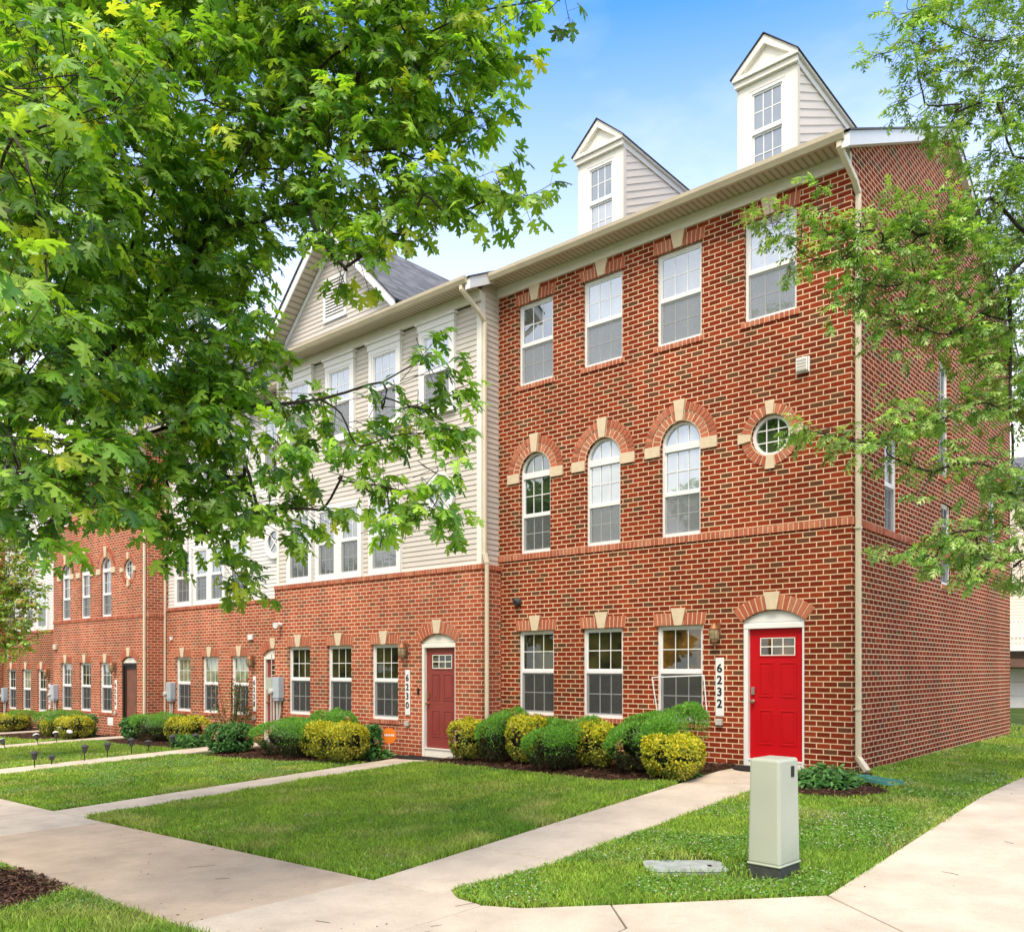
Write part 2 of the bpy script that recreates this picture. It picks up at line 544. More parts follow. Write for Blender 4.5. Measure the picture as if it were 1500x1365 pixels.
M['oak'] = leaf_mat('oak_leaf', 0.38, tcol=(1.5, 1.5, 0.6), rough=0.38, spec=0.45)
M['shrub'] = leaf_mat('shrub_leaf', 0.25, rough=0.5)
M['grass'] = leaf_mat('grass_blade', 0.35, rough=0.55, spec=0.25, tcol=(1.1, 1.2, 0.6))
M['chip'] = leaf_mat('mulch_chip', 0.0, rough=0.95, spec=0.1)
M['garage'] = simple('beige_garage_panel', (0.58, 0.50, 0.40), 0.5, 0.4, var=0.04)
M['brown_beam'] = simple('brown_beam', (0.15, 0.085, 0.06), 0.7, 0.3, var=0.15)
M['weed_red'] = simple('red_petal', (0.48, 0.05, 0.05), 0.6, 0.3, var=0.2)


# ------------------------------------------------------------------ builders
class MB:
    """collects faces and links them as ONE mesh object"""
    def __init__(s):
        s.v = []; s.f = []; s.uv = []; s.mi = []

    def face(s, pts, uv=None, mi=0):
        i = len(s.v)
        s.v += [tuple(p) for p in pts]
        s.f.append(tuple(range(i, i + len(pts))))
        s.uv.append(uv)
        s.mi.append(mi)

    def box(s, x0, x1, y0, y1, z0, z1, mi=0, T=None):
        P = [(x0, y0, z0), (x1, y0, z0), (x1, y1, z0), (x0, y1, z0), (x0, y0, z1), (x1, y0, z1), (x1, y1, z1), (x0, y1, z1)]
        if T: P = [T(*p) for p in P]
        i = len(s.v)
        s.v += [tuple(p) for p in P]
        for q in ((0, 3, 2, 1), (4, 5, 6, 7), (0, 1, 5, 4), (1, 2, 6, 5), (2, 3, 7, 6), (3, 0, 4, 7)):
            s.f.append(tuple(i + k for k in q)); s.uv.append(None); s.mi.append(mi)

    def hexa(s, P, mi=0):
        """eight corners: bottom ring then top ring"""
        i = len(s.v)
        s.v += [tuple(p) for p in P]
        for q in ((0, 3, 2, 1), (4, 5, 6, 7), (0, 1, 5, 4), (1, 2, 6, 5), (2, 3, 7, 6), (3, 0, 4, 7)):
            s.f.append(tuple(i + k for k in q)); s.uv.append(None); s.mi.append(mi)

    def prism(s, loop, d0, d1, T, mi=0):
        """a convex outline [(u,z)] given depth"""
        n = len(loop)
        i = len(s.v)
        s.v += [tuple(T(u, d0, z)) for u, z in loop] + [tuple(T(u, d1, z)) for u, z in loop]
        s.f.append(tuple(i + k for k in range(n))); s.uv.append(None); s.mi.append(mi)
        s.f.append(tuple(i + n + k for k in reversed(range(n)))); s.uv.append(None); s.mi.append(mi)
        for k in range(n):
            k2 = (k + 1) % n
            s.f.append((i + k, i + k2, i + n + k2, i + n + k)); s.uv.append(None); s.mi.append(mi)

    def tube(s, path, rad, n=8, mi=0, cap=True):
        path = [Vector([float(c) for c in p]) for p in path]
        rad = [float(q) for q in rad] if hasattr(rad, '__len__') else [float(rad)] * len(path)
        rings = []
        for k, p in enumerate(path):
            a = path[max(k - 1, 0)]; b = path[min(k + 1, len(path) - 1)]
            t = (b - a).normalized()
            u = t.cross(Vector((0, 0, 1)))
            if u.length < 1e-3: u = t.cross(Vector((1, 0, 0)))
            u.normalize(); v = t.cross(u)
            i = len(s.v)
            for j in range(n):
                an = 2 * PI * j / n
                s.v.append(tuple(p + (math.cos(an) * u + math.sin(an) * v) * rad[k]))
            rings.append(i)
        for a, b in zip(rings[:-1], rings[1:]):
            for j in range(n):
                j2 = (j + 1) % n
                s.f.append((a + j, a + j2, b + j2, b + j)); s.uv.append(None); s.mi.append(mi)
        if cap:
            s.f.append(tuple(rings[0] + j for j in reversed(range(n)))); s.uv.append(None); s.mi.append(mi)
            s.f.append(tuple(rings[-1] + j for j in range(n))); s.uv.append(None); s.mi.append(mi)

    def lathe(s, prof, c, n=16, mi=0):
        rings = []
        for r, z in prof:
            rings.append(len(s.v))
            for j in range(n):
                a = 2 * PI * j / n
                s.v.append((c[0] + r * math.cos(a), c[1] + r * math.sin(a), c[2] + z))
        for a, b in zip(rings[:-1], rings[1:]):
            for j in range(n):
                j2 = (j + 1) % n
                s.f.append((a + j, a + j2, b + j2, b + j)); s.uv.append(None); s.mi.append(mi)
        s.f.append(tuple(rings[0] + j for j in reversed(range(n)))); s.uv.append(None); s.mi.append(mi)
        s.f.append(tuple(rings[-1] + j for j in range(n))); s.uv.append(None); s.mi.append(mi)

    def build(s, name, mat, parent=None, loc=(0, 0, 0), smooth=False, bevel=0.0, rotz=0.0):
        me = D.meshes.new(name)
        me.from_pydata(s.v, [], s.f)
        mats = mat if isinstance(mat, (list, tuple)) else [mat]
        for m in mats: me.materials.append(m)
        if len(mats) > 1: me.polygons.foreach_set('material_index', s.mi)
        if any(u is not None for u in s.uv):
            lay = me.uv_layers.new(name='UVMap')
            k = 0
            for f, u in zip(s.f, s.uv):
                for j in range(len(f)):
                    lay.data[k].uv = u[j] if u is not None else (0, 0)
                    k += 1
        if smooth: me.polygons.foreach_set('use_smooth', [True] * len(me.polygons))
        me.update()
        o = D.objects.new(name, me)
        COL.objects.link(o)
        o.location = loc
        o.rotation_euler.z = rotz
        if parent: o.parent = parent
        if bevel > 0:
            b = o.modifiers.new('bevel', 'BEVEL')
            b.width = bevel; b.segments = 2; b.limit_method = 'ANGLE'
        return o


def tag(o, label, cat, group=None):
    o['label'] = label
    o['category'] = cat
    if group: o['group'] = group
    return o


def thing(name, label, cat, loc=(0, 0, 0), rotz=0.0, group=None):
    o = D.objects.new(name, None)
    COL.objects.link(o)
    o.location = loc
    o.rotation_euler.z = rotz
    return tag(o, label, cat, group)


def kind(o, k):
    o['kind'] = k
    return o


def mesh_np(name, V, F, mat, parent=None, tint=None, smooth=False):
    """vertices (n,3), faces (m,k) from arrays"""
    me = D.meshes.new(name)
    V = np.ascontiguousarray(V, dtype=np.float32)
    F = np.ascontiguousarray(F, dtype=np.int32)
    m, k = F.shape
    me.vertices.add(len(V))
    me.vertices.foreach_set('co', V.ravel())
    me.loops.add(m * k)
    me.loops.foreach_set('vertex_index', F.ravel())
    me.polygons.add(m)
    me.polygons.foreach_set('loop_start', np.arange(0, m * k, k, dtype=np.int32))
    if smooth: me.polygons.foreach_set('use_smooth', np.ones(m, dtype=bool))
    me.update(calc_edges=True)
    if tint is not None:
        c = me.color_attributes.new('tint', 'FLOAT_COLOR', 'POINT')
        t = np.ones((len(V), 4), dtype=np.float32)
        t[:, :3] = tint
        c.data.foreach_set('color', t.ravel())
    me.materials.append(mat)
    o = D.objects.new(name, me)
    COL.objects.link(o)
    if parent: o.parent = parent
    return o


def text_mesh(s, size, name, mat, parent, loc, rot, depth=0.004):
    cu = D.curves.new(name, 'FONT')
    cu.body = s
    cu.size = size
    cu.extrude = depth
    cu.offset = 0.0035
    cu.align_x = 'CENTER'
    cu.align_y = 'CENTER'
    tmp = D.objects.new(name + '_tmp', cu)
    COL.objects.link(tmp)
    dg = bpy.context.evaluated_depsgraph_get()
    me = D.meshes.new_from_object(tmp.evaluated_get(dg))
    D.objects.remove(tmp)
    D.curves.remove(cu)
    me.name = name
    me.materials.clear()
    me.materials.append(mat)
    o = D.objects.new(name, me)
    COL.objects.link(o)
    o.parent = parent
    o.location = loc
    o.rotation_euler = rot
    return o


# ------------------------------------------------------------------ lie of the land
FX = ([-80, -34, -27, -21.4, -14.6, -8, -4, -1.5, 4], [-1.3, -0.86, -0.73, -0.60, -0.45, -0.30, -0.12, -0.02, 0.0])
SX = ([-80, -30, -20, -8, -1.5, 0, 4], [-1.25, -0.86, -0.73, -0.54, -0.39, -0.35, -0.30])


def hh(x, y):
    x = np.asarray(x, float); y = np.asarray(y, float)
    f = np.interp(x, *FX); s = np.interp(x, *SX)
    t = np.clip((-1.0 - y) / 6.4, 0, 1)
    h = f * (1 - t) + s * t
    return h - 0.05 * np.clip(y / 10.0, 0, 1)


def H(x, y): return float(hh(x, y))


def ground():
    xs = sorted(set([-900, -400, -200, -120, -80, -60, -46, -34, 60, 120, 300, 900] + list(np.arange(-30, 12.1, 0.75)) + [16, 22, 30, 40]))
    ys = sorted(set([-900, -300, -120, -60, -40, -30, -22, -16, -12, 60, 120, 400, 900] + list(np.arange(-9.8, 14.1, 0.8)) + [18, 24, 32, 44, -1.0, -7.4]))
    V = [(x, y, H(x, y)) for y in ys for x in xs]
    n = len(xs)
    F = [(j * n + i, j * n + i + 1, (j + 1) * n + i + 1, (j + 1) * n + i) for j in range(len(ys) - 1) for i in range(n - 1)]
    me = D.meshes.new('ground')
    me.from_pydata(V, [], F)
    me.polygons.foreach_set('use_smooth', [True] * len(F))
    me.materials.append(M['soil'])
    o = D.objects.new('ground', me)
    COL.objects.link(o)
    kind(o, 'structure')


ground()


def slabs(name, quads):
    """concrete panels; each quad = ((x,y)*4, tint)"""
    V = []; F = []; T = []
    for q, c in quads:
        i = len(V)
        n = len(q)
        cx = sum(p[0] for p in q) / n; cy = sum(p[1] for p in q) / n
        top = [(x + (cx - x) * 0.009 / max(.1, math.hypot(cx - x, cy - y)), y + (cy - y) * 0.009 / max(.1, math.hypot(cx - x, cy - y))) for x, y in q]
        V += [(x, y, H(x, y) + 0.030) for x, y in top] + [(x, y, H(x, y) - 0.10) for x, y in top]
        F.append(tuple(range(i, i + n)))
        for k in range(n):
            k2 = (k + 1) % n
            F.append((i + n + k, i + n + k2, i + k2, i + k))
        T += [c] * (2 * n)
    me = D.meshes.new(name)
    me.from_pydata(V, [], F)
    a = me.color_attributes.new('tint', 'FLOAT_COLOR', 'POINT')
    for k, c in enumerate(T): a.data[k].color = (*c, 1)
    me.materials.append(M['concrete'])
    o = D.objects.new(name, me)
    COL.objects.link(o)
    b = o.modifiers.new('bevel', 'BEVEL'); b.width = 0.005; b.segments = 1; b.limit_method = 'ANGLE'
    return kind(o, 'structure')


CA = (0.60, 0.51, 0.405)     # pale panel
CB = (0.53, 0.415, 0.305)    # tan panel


def jit(c, k=0.04):
    f = 1 + rng.uniform(-k, k)
    return tuple(min(1, v * f) for v in c)


SIDE_IN, SIDE_OUT = -7.43, -9.2
q = []
xx = [-60]
while xx[-1] < -8.7: xx.append(min(xx[-1] + 1.8, -8.6))
xx += [-6.9, -5.2, -3.4, -1.6]
for a, b in zip(xx[:-1], xx[1:]):
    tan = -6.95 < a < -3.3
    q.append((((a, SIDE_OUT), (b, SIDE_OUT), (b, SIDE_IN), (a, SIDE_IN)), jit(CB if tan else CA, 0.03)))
# the corner where the walks meet
q.append((((-1.6, -9.2), (-0.2, -9.2), (-0.2, -7.48), (-0.5, -7.43), (-0.74, -7.28), (-0.86, -7.43), (-1.6, -7.43)), jit(CA)))
q.append((((-0.2, -9.2), (1.0, -9.2), (1.0, -7.3), (0.62, -6.93), (0.1, -7.36), (-0.2, -7.48)), jit(CA)))
q.append((((1.0, -9.2), (2.6, -9.2), (2.6, -6.4), (1.85, -5.85), (1.0, -6.6), (0.62, -6.93), (1.0, -7.3)), jit(CA)))
q.append((((2.6, -9.2), (4.6, -9.2), (4.6, -5.6), (2.6, -6.4)), jit(CA)))
slabs('sidewalk', q)
q = []
yy = [-5.85, -4.2, -2.7, -1.2, 0.3, 1.8, 3.3, 4.8, 6.3, 7.8, 9.3, 10.8, 12.3, 14, 16, 18, 20, 22]
for a, b in zip(yy[:-1], yy[1:]):
    e0 = 1.85 + 0.012 * (a + 5.85); e1 = 1.85 + 0.012 * (b + 5.85)
    if a == -5.85:
        q.append((((e0, a), (2.6, -6.4), (4.6, -5.6), (4.0, b), (e1, b)), jit(CA)))
    else:
        q.append((((e0, a), (4.0, a), (4.0, b), (e1, b)), jit(CA)))
slabs('side_path', q)


def walk(x0, x1, y1, flare=True):
    q = []
    ys = [SIDE_IN, -6.1, -4.8, -3.5, -2.2, -1.0, y1]
    for k, (a, b) in enumerate(zip(ys[:-1], ys[1:])):
        if k == 0 and flare:
            q.append((((x0, a), (x1 - 0.36, a), (x1 - 0.24, a + 0.15), (x1 - 0.12, a + 0.48), (x1, b), (x0, b)), jit(CA)))
        else:
            q.append((((x0, a), (x1, a), (x1, b), (x0, b)), jit(CA)))
    return q


slabs('front_path', walk(-1.56, -0.5, 0.0))
slabs('front_path', walk(-8.5, -7.5, -0.55, False))
slabs('front_path', walk(-15.2, -14.2, 0.2, False))
slabs('front_path', walk(-21.9, -20.9, -0.35, False))
slabs('front_path', walk(-28.6, -27.6, 0.3, False))

rd = D.meshes.new('road')
rd.from_pydata([(-300, -21, -0.62), (300, -21, -0.25), (300, -14.2, -0.22), (-300, -14.2, -0.6)], [], [(0, 1, 2, 3)])
rd.materials.append(M['asphalt'])
ro = D.objects.new('road', rd); COL.objects.link(ro); kind(ro, 'structure')


# ------------------------------------------------------------------ town houses
def FRONT(u, d, z): return (u, d, z)


def SIDE(u, d, z): return (-d, u, z)


def masonry(mb, outer, holes, T, depth=0.11, mi=0, d0=0.0):
    """flat wall with openings and their reveals, UVs in metres"""
    loops = [outer] + holes
    polys = [[Vector((u, v, 0)) for u, v in lp] for lp in loops]
    flat = [p for lp in loops for p in lp]
    for tri in geometry.tessellate_polygon(polys):
        pts = [flat[k] for k in tri]
        mb.face([T(u, d0, v) for u, v in pts], [(u, v) for u, v in pts], mi)
    for lp in holes:
        n = len(lp)
        for k in range(n):
            (u0, v0), (u1, v1) = lp[k], lp[(k + 1) % n]
            ln = math.hypot(u1 - u0, v1 - v0)
            hor = abs(v1 - v0) < abs(u1 - u0)
            if hor: uv = [(u0, v0), (u1, v1), (u1, v1 + depth), (u0, v0 + depth)]
            else: uv = [(u0, v0), (u1, v1), (u1 + depth, v1), (u0 + depth, v0)]
            mb.face([T(u0, d0, v0), T(u1, d0, v1), T(u1, d0 + depth, v1), T(u0, d0 + depth, v0)], uv, mi)


def rect(u0, u1, z0, z1): return [(u0, z0), (u1, z0), (u1, z1), (u0, z1)]


def arch_loop(c, r, z0, zs, n=18):
    return [(c - r, z0), (c + r, z0)] + [(c + r * math.cos(PI * k / n), zs + r * math.sin(PI * k / n)) for k in range(n + 1)]


def circ_loop(c, z, r, n=32): return [(c + r * math.cos(2 * PI * k / n), z + r * math.sin(2 * PI * k / n)) for k in range(n)]


def seg_loop(u0, u1, z0, zs, rise, n=12):
    h = (u1 - u0) / 2; c = (u0 + u1) / 2
    Rr = (h * h + rise * rise) / (2 * rise)
    a = math.asin(h / Rr)
    return [(u0, z0), (u1, z0)] + [(c + Rr * math.sin(a - 2 * a * k / n), zs + rise - Rr + Rr * math.cos(a - 2 * a * k / n)) for k in range(n + 1)]


def bricks_row(mb, u0, u1, z0, z1, T, proud=0.012, pitch=0.079, d_in=0.03, lean=0.0):
    n = max(2, round((u1 - u0) / pitch))
    p = (u1 - u0) / n
    c = (u0 + u1) / 2
    for k in range(n):
        a = u0 + k * p + 0.0095; b = u0 + (k + 1) * p - 0.0095
        ka = lean * (a - c); kb = lean * (b - c)
        j = rng.uniform(-0.002, 0.002)
        mb.hexa([T(a, -proud + j, z0), T(b, -proud + j, z0), T(b, d_in, z0), T(a, d_in, z0),
                 T(a + ka, -proud + j, z1), T(b + kb, -proud + j, z1), T(b + kb, d_in, z1), T(a + ka, d_in, z1)])


def backing(mb, u0, u1, z0, z1, T, lean=0.0, proud=0.005, mi=1):
    c = (u0 + u1) / 2
    a, b = u0 + 0.003, u1 - 0.003
    mb.hexa([T(a, -proud, z0 + .002), T(b, -proud, z0 + .002), T(b, 0.02, z0 + .002), T(a, 0.02, z0 + .002),
             T(a + lean * (a - c), -proud, z1 - .002), T(b + lean * (b - c), -proud, z1 - .002), T(b + lean * (b - c), 0.02, z1 - .002), T(a + lean * (a - c), 0.02, z1 - .002)], mi)


def ring_bricks(mb, c, zc, r0, r1, a0, a1, T, proud=0.012, pitch=0.084, skip=None):
    n = max(3, round(abs(a1 - a0) * (r0 + r1) / 2 / pitch))
    for k in range(n):
        t0 = a0 + (a1 - a0) * k / n; t1 = a0 + (a1 - a0) * (k + 1) / n
        g = 0.0115 / ((r0 + r1) / 2) * (1 if a1 > a0 else -1)
        t0 += g; t1 -= g
        j = rng.uniform(-0.002, 0.002)
        P = []
        for dd in (-proud + j, 0.03):
            P.append([T(c + r0 * math.cos(t0), dd, zc + r0 * math.sin(t0)), T(c + r0 * math.cos(t1), dd, zc + r0 * math.sin(t1)),
                      T(c + r1 * math.cos(t1), dd, zc + r1 * math.sin(t1)), T(c + r1 * math.cos(t0), dd, zc + r1 * math.sin(t0))])
        mb.hexa(P[0] + P[1])


def ring_back(mb, c, zc, r0, r1, a0, a1, T, proud=0.005, mi=1, n=30):
    for k in range(n):
        t0 = a0 + (a1 - a0) * k / n; t1 = a0 + (a1 - a0) * (k + 1) / n
        mb.face([T(c + r * math.cos(t), -proud, zc + r * math.sin(t)) for r, t in ((r0, t0), (r1, t0), (r1, t1), (r0, t1))], None, mi)


def keystone(parent, c, z0, z1, w0, w1, T, proud=0.045, name='keystone'):
    mb = MB()
    mb.prism([(c - w0, z0), (c + w0, z0), (c + w1, z1), (c - w1, z1)], -proud, 0.03, T)
    return mb.build(name, M['cast'], parent, bevel=0.006)


def bars(mb, u0, u1, z0, z1, T, cols=3, rows=2, d=0.088, wd=0.009, th=0.01):
    for k in range(1, cols):
        c = u0 + (u1 - u0) * k / cols
        mb.box(c - wd, c + wd, d, d + th, z0, z1, 0, T)
    for k in range(1, rows):
        c = z0 + (z1 - z0) * k / rows
        mb.box(u0, u1, d + .0005, d + th - .0005, c - wd, c + wd, 0, T)


def sash_window(house, u0, u1, z0, z1, T, upper='pane_dark', lower=None, split=0.5, lintel=True, sill=True, screen=True, wood=False, cols=3, d=0.0, flip=False):
    """double hung window; d pushes it outward (siding) or keeps it in its brick reveal"""
    d0 = 0.055 + d
    fr = MB()
    f = 0.045
    e = 0.002
    fr.box(u0 + e, u0 + f, d0, d0 + 0.07, z0 + e, z1 - e, 0, T)
    fr.box(u1 - f, u1 - e, d0, d0 + 0.07, z0 + e, z1 - e, 0, T)
    fr.box(u0 + f, u1 - f, d0 + .001, d0 + 0.07, z1 - f, z1 - e, 0, T)
    fr.box(u0 + f, u1 - f, d0 - .006, d0 + 0.07, z0 + e, z0 + f + 0.012, 0, T)
    zm = z0 + (z1 - z0) * split
    fr.box(u0 + f, u1 - f, d0 + 0.006, d0 + 0.06, zm - 0.026, zm + 0.026, 0, T)
    s = 0.026
    for a, b, dd in ((zm + 0.026, z1 - f, 0.020), (z0 + f + 0.012, zm - 0.026, 0.034)):
        fr.box(u0 + f, u0 + f + s, d0 + dd, d0 + 0.065, a, b, 0, T)
        fr.box(u1 - f - s, u1 - f, d0 + dd, d0 + 0.065, a, b, 0, T)
        fr.box(u0 + f + s, u1 - f - s, d0 + dd + .001, d0 + 0.065, b - s, b, 0, T)
        fr.box(u0 + f + s, u1 - f - s, d0 + dd + .001, d0 + 0.065, a, a + s, 0, T)
        bars(fr, u0 + f + s, u1 - f - s, a + s, b - s, T, cols, 2, d0 + dd + 0.010, 0.0075, 0.008)
    win = fr.build('window', M['white'], house)
    p = MB()
    p.face([T(u, d0 + 0.036, z) for u, z in rect(u0 + f, u1 - f, zm, z1 - f)])
    p.face([T(u, d0 + 0.052, z) for u, z in rect(u0 + f, u1 - f, z0 + f, zm)], None, 1)
    p.build('pane', [M[upper], M[lower or upper]], win)
    if screen:
        sc = MB()
        sc.face([T(u, d0 + 0.012, z) for u, z in rect(u0 + f, u1 - f, z0 + f, zm - 0.02)])
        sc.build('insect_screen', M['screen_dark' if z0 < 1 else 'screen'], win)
    if lintel:
        l = MB()
        lo, hi = z1 + 0.002, z1 + 0.20
        bricks_row(l, u0 - 0.045, u1 + 0.045, lo, hi, T, lean=0.06, d_in=0.05)
        backing(l, u0 - 0.045, u1 + 0.045, lo, hi, T, lean=0.06)
        l.build('lintel', [M['voussoir'], M['mortar']], win)
        keystone(win, (u0 + u1) / 2, z1 + 0.004, z1 + 0.272, 0.065, 0.125, T)
    if sill:
        l = MB()
        bricks_row(l, u0 - 0.05, u1 + 0.05, z0 - 0.085, z0 - 0.002, T, proud=0.028, d_in=0.11)
        backing(l, u0 - 0.05, u1 + 0.05, z0 - 0.085, z0 - 0.002, T, proud=0.018)
        l.build('sill', [M['voussoir'], M['mortar']], win)
    return win


def arched_window(house, c, T, z0, upper, lower, r=0.365, zs=5.155):
    d0 = 0.055
    fr = MB()
    f = 0.045; e = 0.003
    u0, u1 = c - r, c + r
    zt = zs - 0.055
    n = 20
    for k in range(n):                      # curved head
        t0 = PI * k / n; t1 = PI * (k + 1) / n
        P = [[T(c + q * math.cos(t), dd, zs + q * math.sin(t)) for q, t in ((r - f, t0), (r - f, t1), (r - e, t1), (r - e, t0))] for dd in (d0, d0 + 0.07)]
        fr.hexa(P[0] + P[1])
    fr.box(u0 + e, u0 + f, d0, d0 + 0.07, z0 + e, zs, 0, T)
    fr.box(u1 - f, u1 - e, d0, d0 + 0.07, z0 + e, zs, 0, T)
    fr.box(u0 + f, u1 - f, d0 - .004, d0 + 0.07, zt - 0.045, zt + 0.065, 0, T)
    fr.box(u0 + f, u1 - f, d0 - .006, d0 + 0.07, z0 + e, z0 + f + 0.012, 0, T)
    zm = z0 + (zt - 0.045 - z0) * 0.5
    fr.box(u0 + f, u1 - f, d0 + 0.006, d0 + 0.06, zm - 0.026, zm + 0.026, 0, T)
    s = 0.022
    for a, b, dd in ((zm + 0.026, zt - 0.045, 0.020), (z0 + f + 0.012, zm - 0.026, 0.034)):
        fr.box(u0 + f, u0 + f + s, d0 + dd, d0 + 0.065, a, b, 0, T)
        fr.box(u1 - f - s, u1 - f, d0 + dd, d0 + 0.065, a, b, 0, T)
        fr.box(u0 + f + s, u1 - f - s, d0 + dd + .001, d0 + 0.065, a, a + s, 0, T)
        bars(fr, u0 + f + s, u1 - f - s, a + s, b, T, 3, 2, d0 + dd + 0.010, 0.0075, 0.008)
    for k in (-1, 1):
        x = c + k * (r - f) / 3
        hgt = math.sqrt((r - f) ** 2 - ((r - f) / 3) ** 2)
        fr.box(x - 0.0075, x + 0.0075, d0 + 0.03, d0 + 0.038, zt + 0.065, zs + hgt, 0, T)
    win = fr.build('window', M['white'], house)
    p = MB()
    lp = [(c - r + f, zm), (c + r - f, zm)] + [(c + (r - f) * math.cos(PI * k / n), zs + (r - f) * math.sin(PI * k / n)) for k in range(n + 1)]
    p.face([T(u, d0 + 0.042, z) for u, z in lp])
    p.face([T(u, d0 + 0.052, z) for u, z in rect(u0 + f, u1 - f, z0 + f, zm)], None, 1)
    p.build('pane', [M[upper], M[lower]], win)
    sc = MB()
    sc.face([T(u, d0 + 0.012, z) for u, z in rect(u0 + f, u1 - f, z0 + f, zm - 0.02)])
    sc.build('insect_screen', M['screen'], win)
    ar = MB()
    g = 0.018
    r1, r2, r3 = r + g, r + g + 0.135, r + g + 0.275
    for s0, s1 in ((0.02, PI / 2 - 0.16), (PI - 0.02, PI / 2 + 0.16)):
        ring_bricks(ar, c, zs, r1, r2 - 0.011, s0, s1, T, proud=0.010)
        ring_bricks(ar, c, zs, r2 + 0.009, r3, s0, s1, T, proud=0.022)
    ring_back(ar, c, zs, r + 0.001, r3, 0.0, PI, T)
    ar.build('brick_arch', [M['voussoir'], M['mortar']], win)
    keystone(win, c, zs + r + 0.002, zs + r3 + 0.04, 0.055, 0.098, T)
    for k in (-1, 1):
        im = MB()
        a, b = sorted((c + k * (r + 0.012), c + k * (r3 + 0.005)))
        im.box(a, b, -0.035, 0.03, zs - 0.165, zs + 0.015, 0, T)
        im.build('impost', M['cast'], win, bevel=0.006)
    return win


def round_window(house, c, z, T, pane, brick=True, r=0.31, cross=False, d=0.0):
    d0 = 0.05 + d
    fr = MB()
    n = 32; f = 0.05
    for k in range(n):
        t0 = 2 * PI * k / n; t1 = 2 * PI * (k + 1) / n
        P = [[T(c + q * math.cos(t), dd, z + q * math.sin(t)) for q, t in ((r - f, t0), (r - f, t1), (r - .003, t1), (r - .003, t0))] for dd in (d0, d0 + 0.06)]
        fr.hexa(P[0] + P[1])
    ri = r - f
    if cross:
        for k in (-1, 1):
            a = ri * 0.707
            P = [[T(c + x + sx * 0.012, dd, z + k * (x) + sx * -0.012 * k) for x, sx in ((-a, -1), (a, -1), (a, 1), (-a, 1))] for dd in (d0 + 0.02 + 0.002 * k, d0 + 0.03)]
            fr.hexa(P[0] + P[1])
    else:
        for k in (-1, 1):
            o = k * ri * 0.36
            h = math.sqrt(ri * ri - o * o)
            fr.box(c + o - 0.008, c + o + 0.008, d0 + 0.022, d0 + 0.03, z - h, z + h, 0, T)
            fr.box(c - h, c + h, d0 + 0.0225, d0 + 0.0295, z + o - 0.008, z + o + 0.008, 0, T)
    win = fr.build('round_window', M['white'], house)
    p = MB()
    p.face([T(u, d0 + 0.04, v) for u, v in circ_loop(c, z, ri + 0.01)])
    p.build('pane', M[pane], win)
    if brick:
        ar = MB()
        for k in range(4):
            a0 = PI / 2 * k + 0.17; a1 = PI / 2 * (k + 1) - 0.17
            ring_bricks(ar, c, z, r + 0.014, r + 0.155, a0, a1, T, proud=0.016)
        ring_back(ar, c, z, r + 0.001, r + 0.155, 0, 2 * PI, T, n=48)
        ar.build('brick_ring', [M['voussoir'], M['mortar']], win)
        for k in range(4):
            a = PI / 2 * k
            ca, sa = math.cos(a), math.sin(a)
            mb = MB()
            lp = []
            for rr, wv in ((r + 0.003, -0.045), (r + 0.003, 0.045), (r + 0.20, 0.07), (r + 0.20, -0.07)):
                lp.append((c + rr * ca - wv * sa, z + rr * sa + wv * ca))
            mb.prism(lp, -0.04, 0.03, T)
            mb.build('keystone', M['cast'], win, bevel=0.006)
    return win


def lap_siding(mb, u0, u1, z0, z1, T, d=0.0, course=0.102, top=None, lip=0.014, slope=0.0):
    """clapboards: each course leans out to a lip"""
    n = int(math.ceil((z1 - z0) / course))
    for k in range(n):
        a = z0 + k * course
        b = min(a + course, z1)
        ua, ub, va, vb = u0, u1, u0, u1
        if top:
            (ua, ub), (va, vb) = top(a), top(b)
            if ub - ua < 0.02: continue
        mb.face([T(ua, d - lip, a), T(ub, d - lip, a), T(vb, d, b), T(va, d, b)])
        mb.face([T(ua, d, a), T(ub, d, a), T(ub, d - lip, a), T(ua, d - lip, a)])


def downspout(house, pts, name='downspout', w=0.075, dth=0.055):
    mb = MB()
    for k in range(len(pts) - 1):
        a = Vector(pts[k]); b = Vector(pts[k + 1])
        t = (b - a).normalized()
        if abs(t.z) > 0.95:
            u = Vector((1, 0, 0)); v = Vector((0, 1, 0))
        else:
            u = t.cross(Vector((0, 0, 1))).normalized(); v = t.cross(u)
        a2 = a - t * 0.02; b2 = b + t * 0.02
        P = []
        for p in (a2, b2):
            for su, sv in ((-1, -1), (1, -1), (1, 1), (-1, 1)):
                P.append(p + u * su * w / 2 + v * sv * (dth if abs(t.z) > .95 else w) / 2)
        mb.hexa(P)
    o = mb.build(name, M['pipe'], house, bevel=0.01)
    st = MB()
    return o


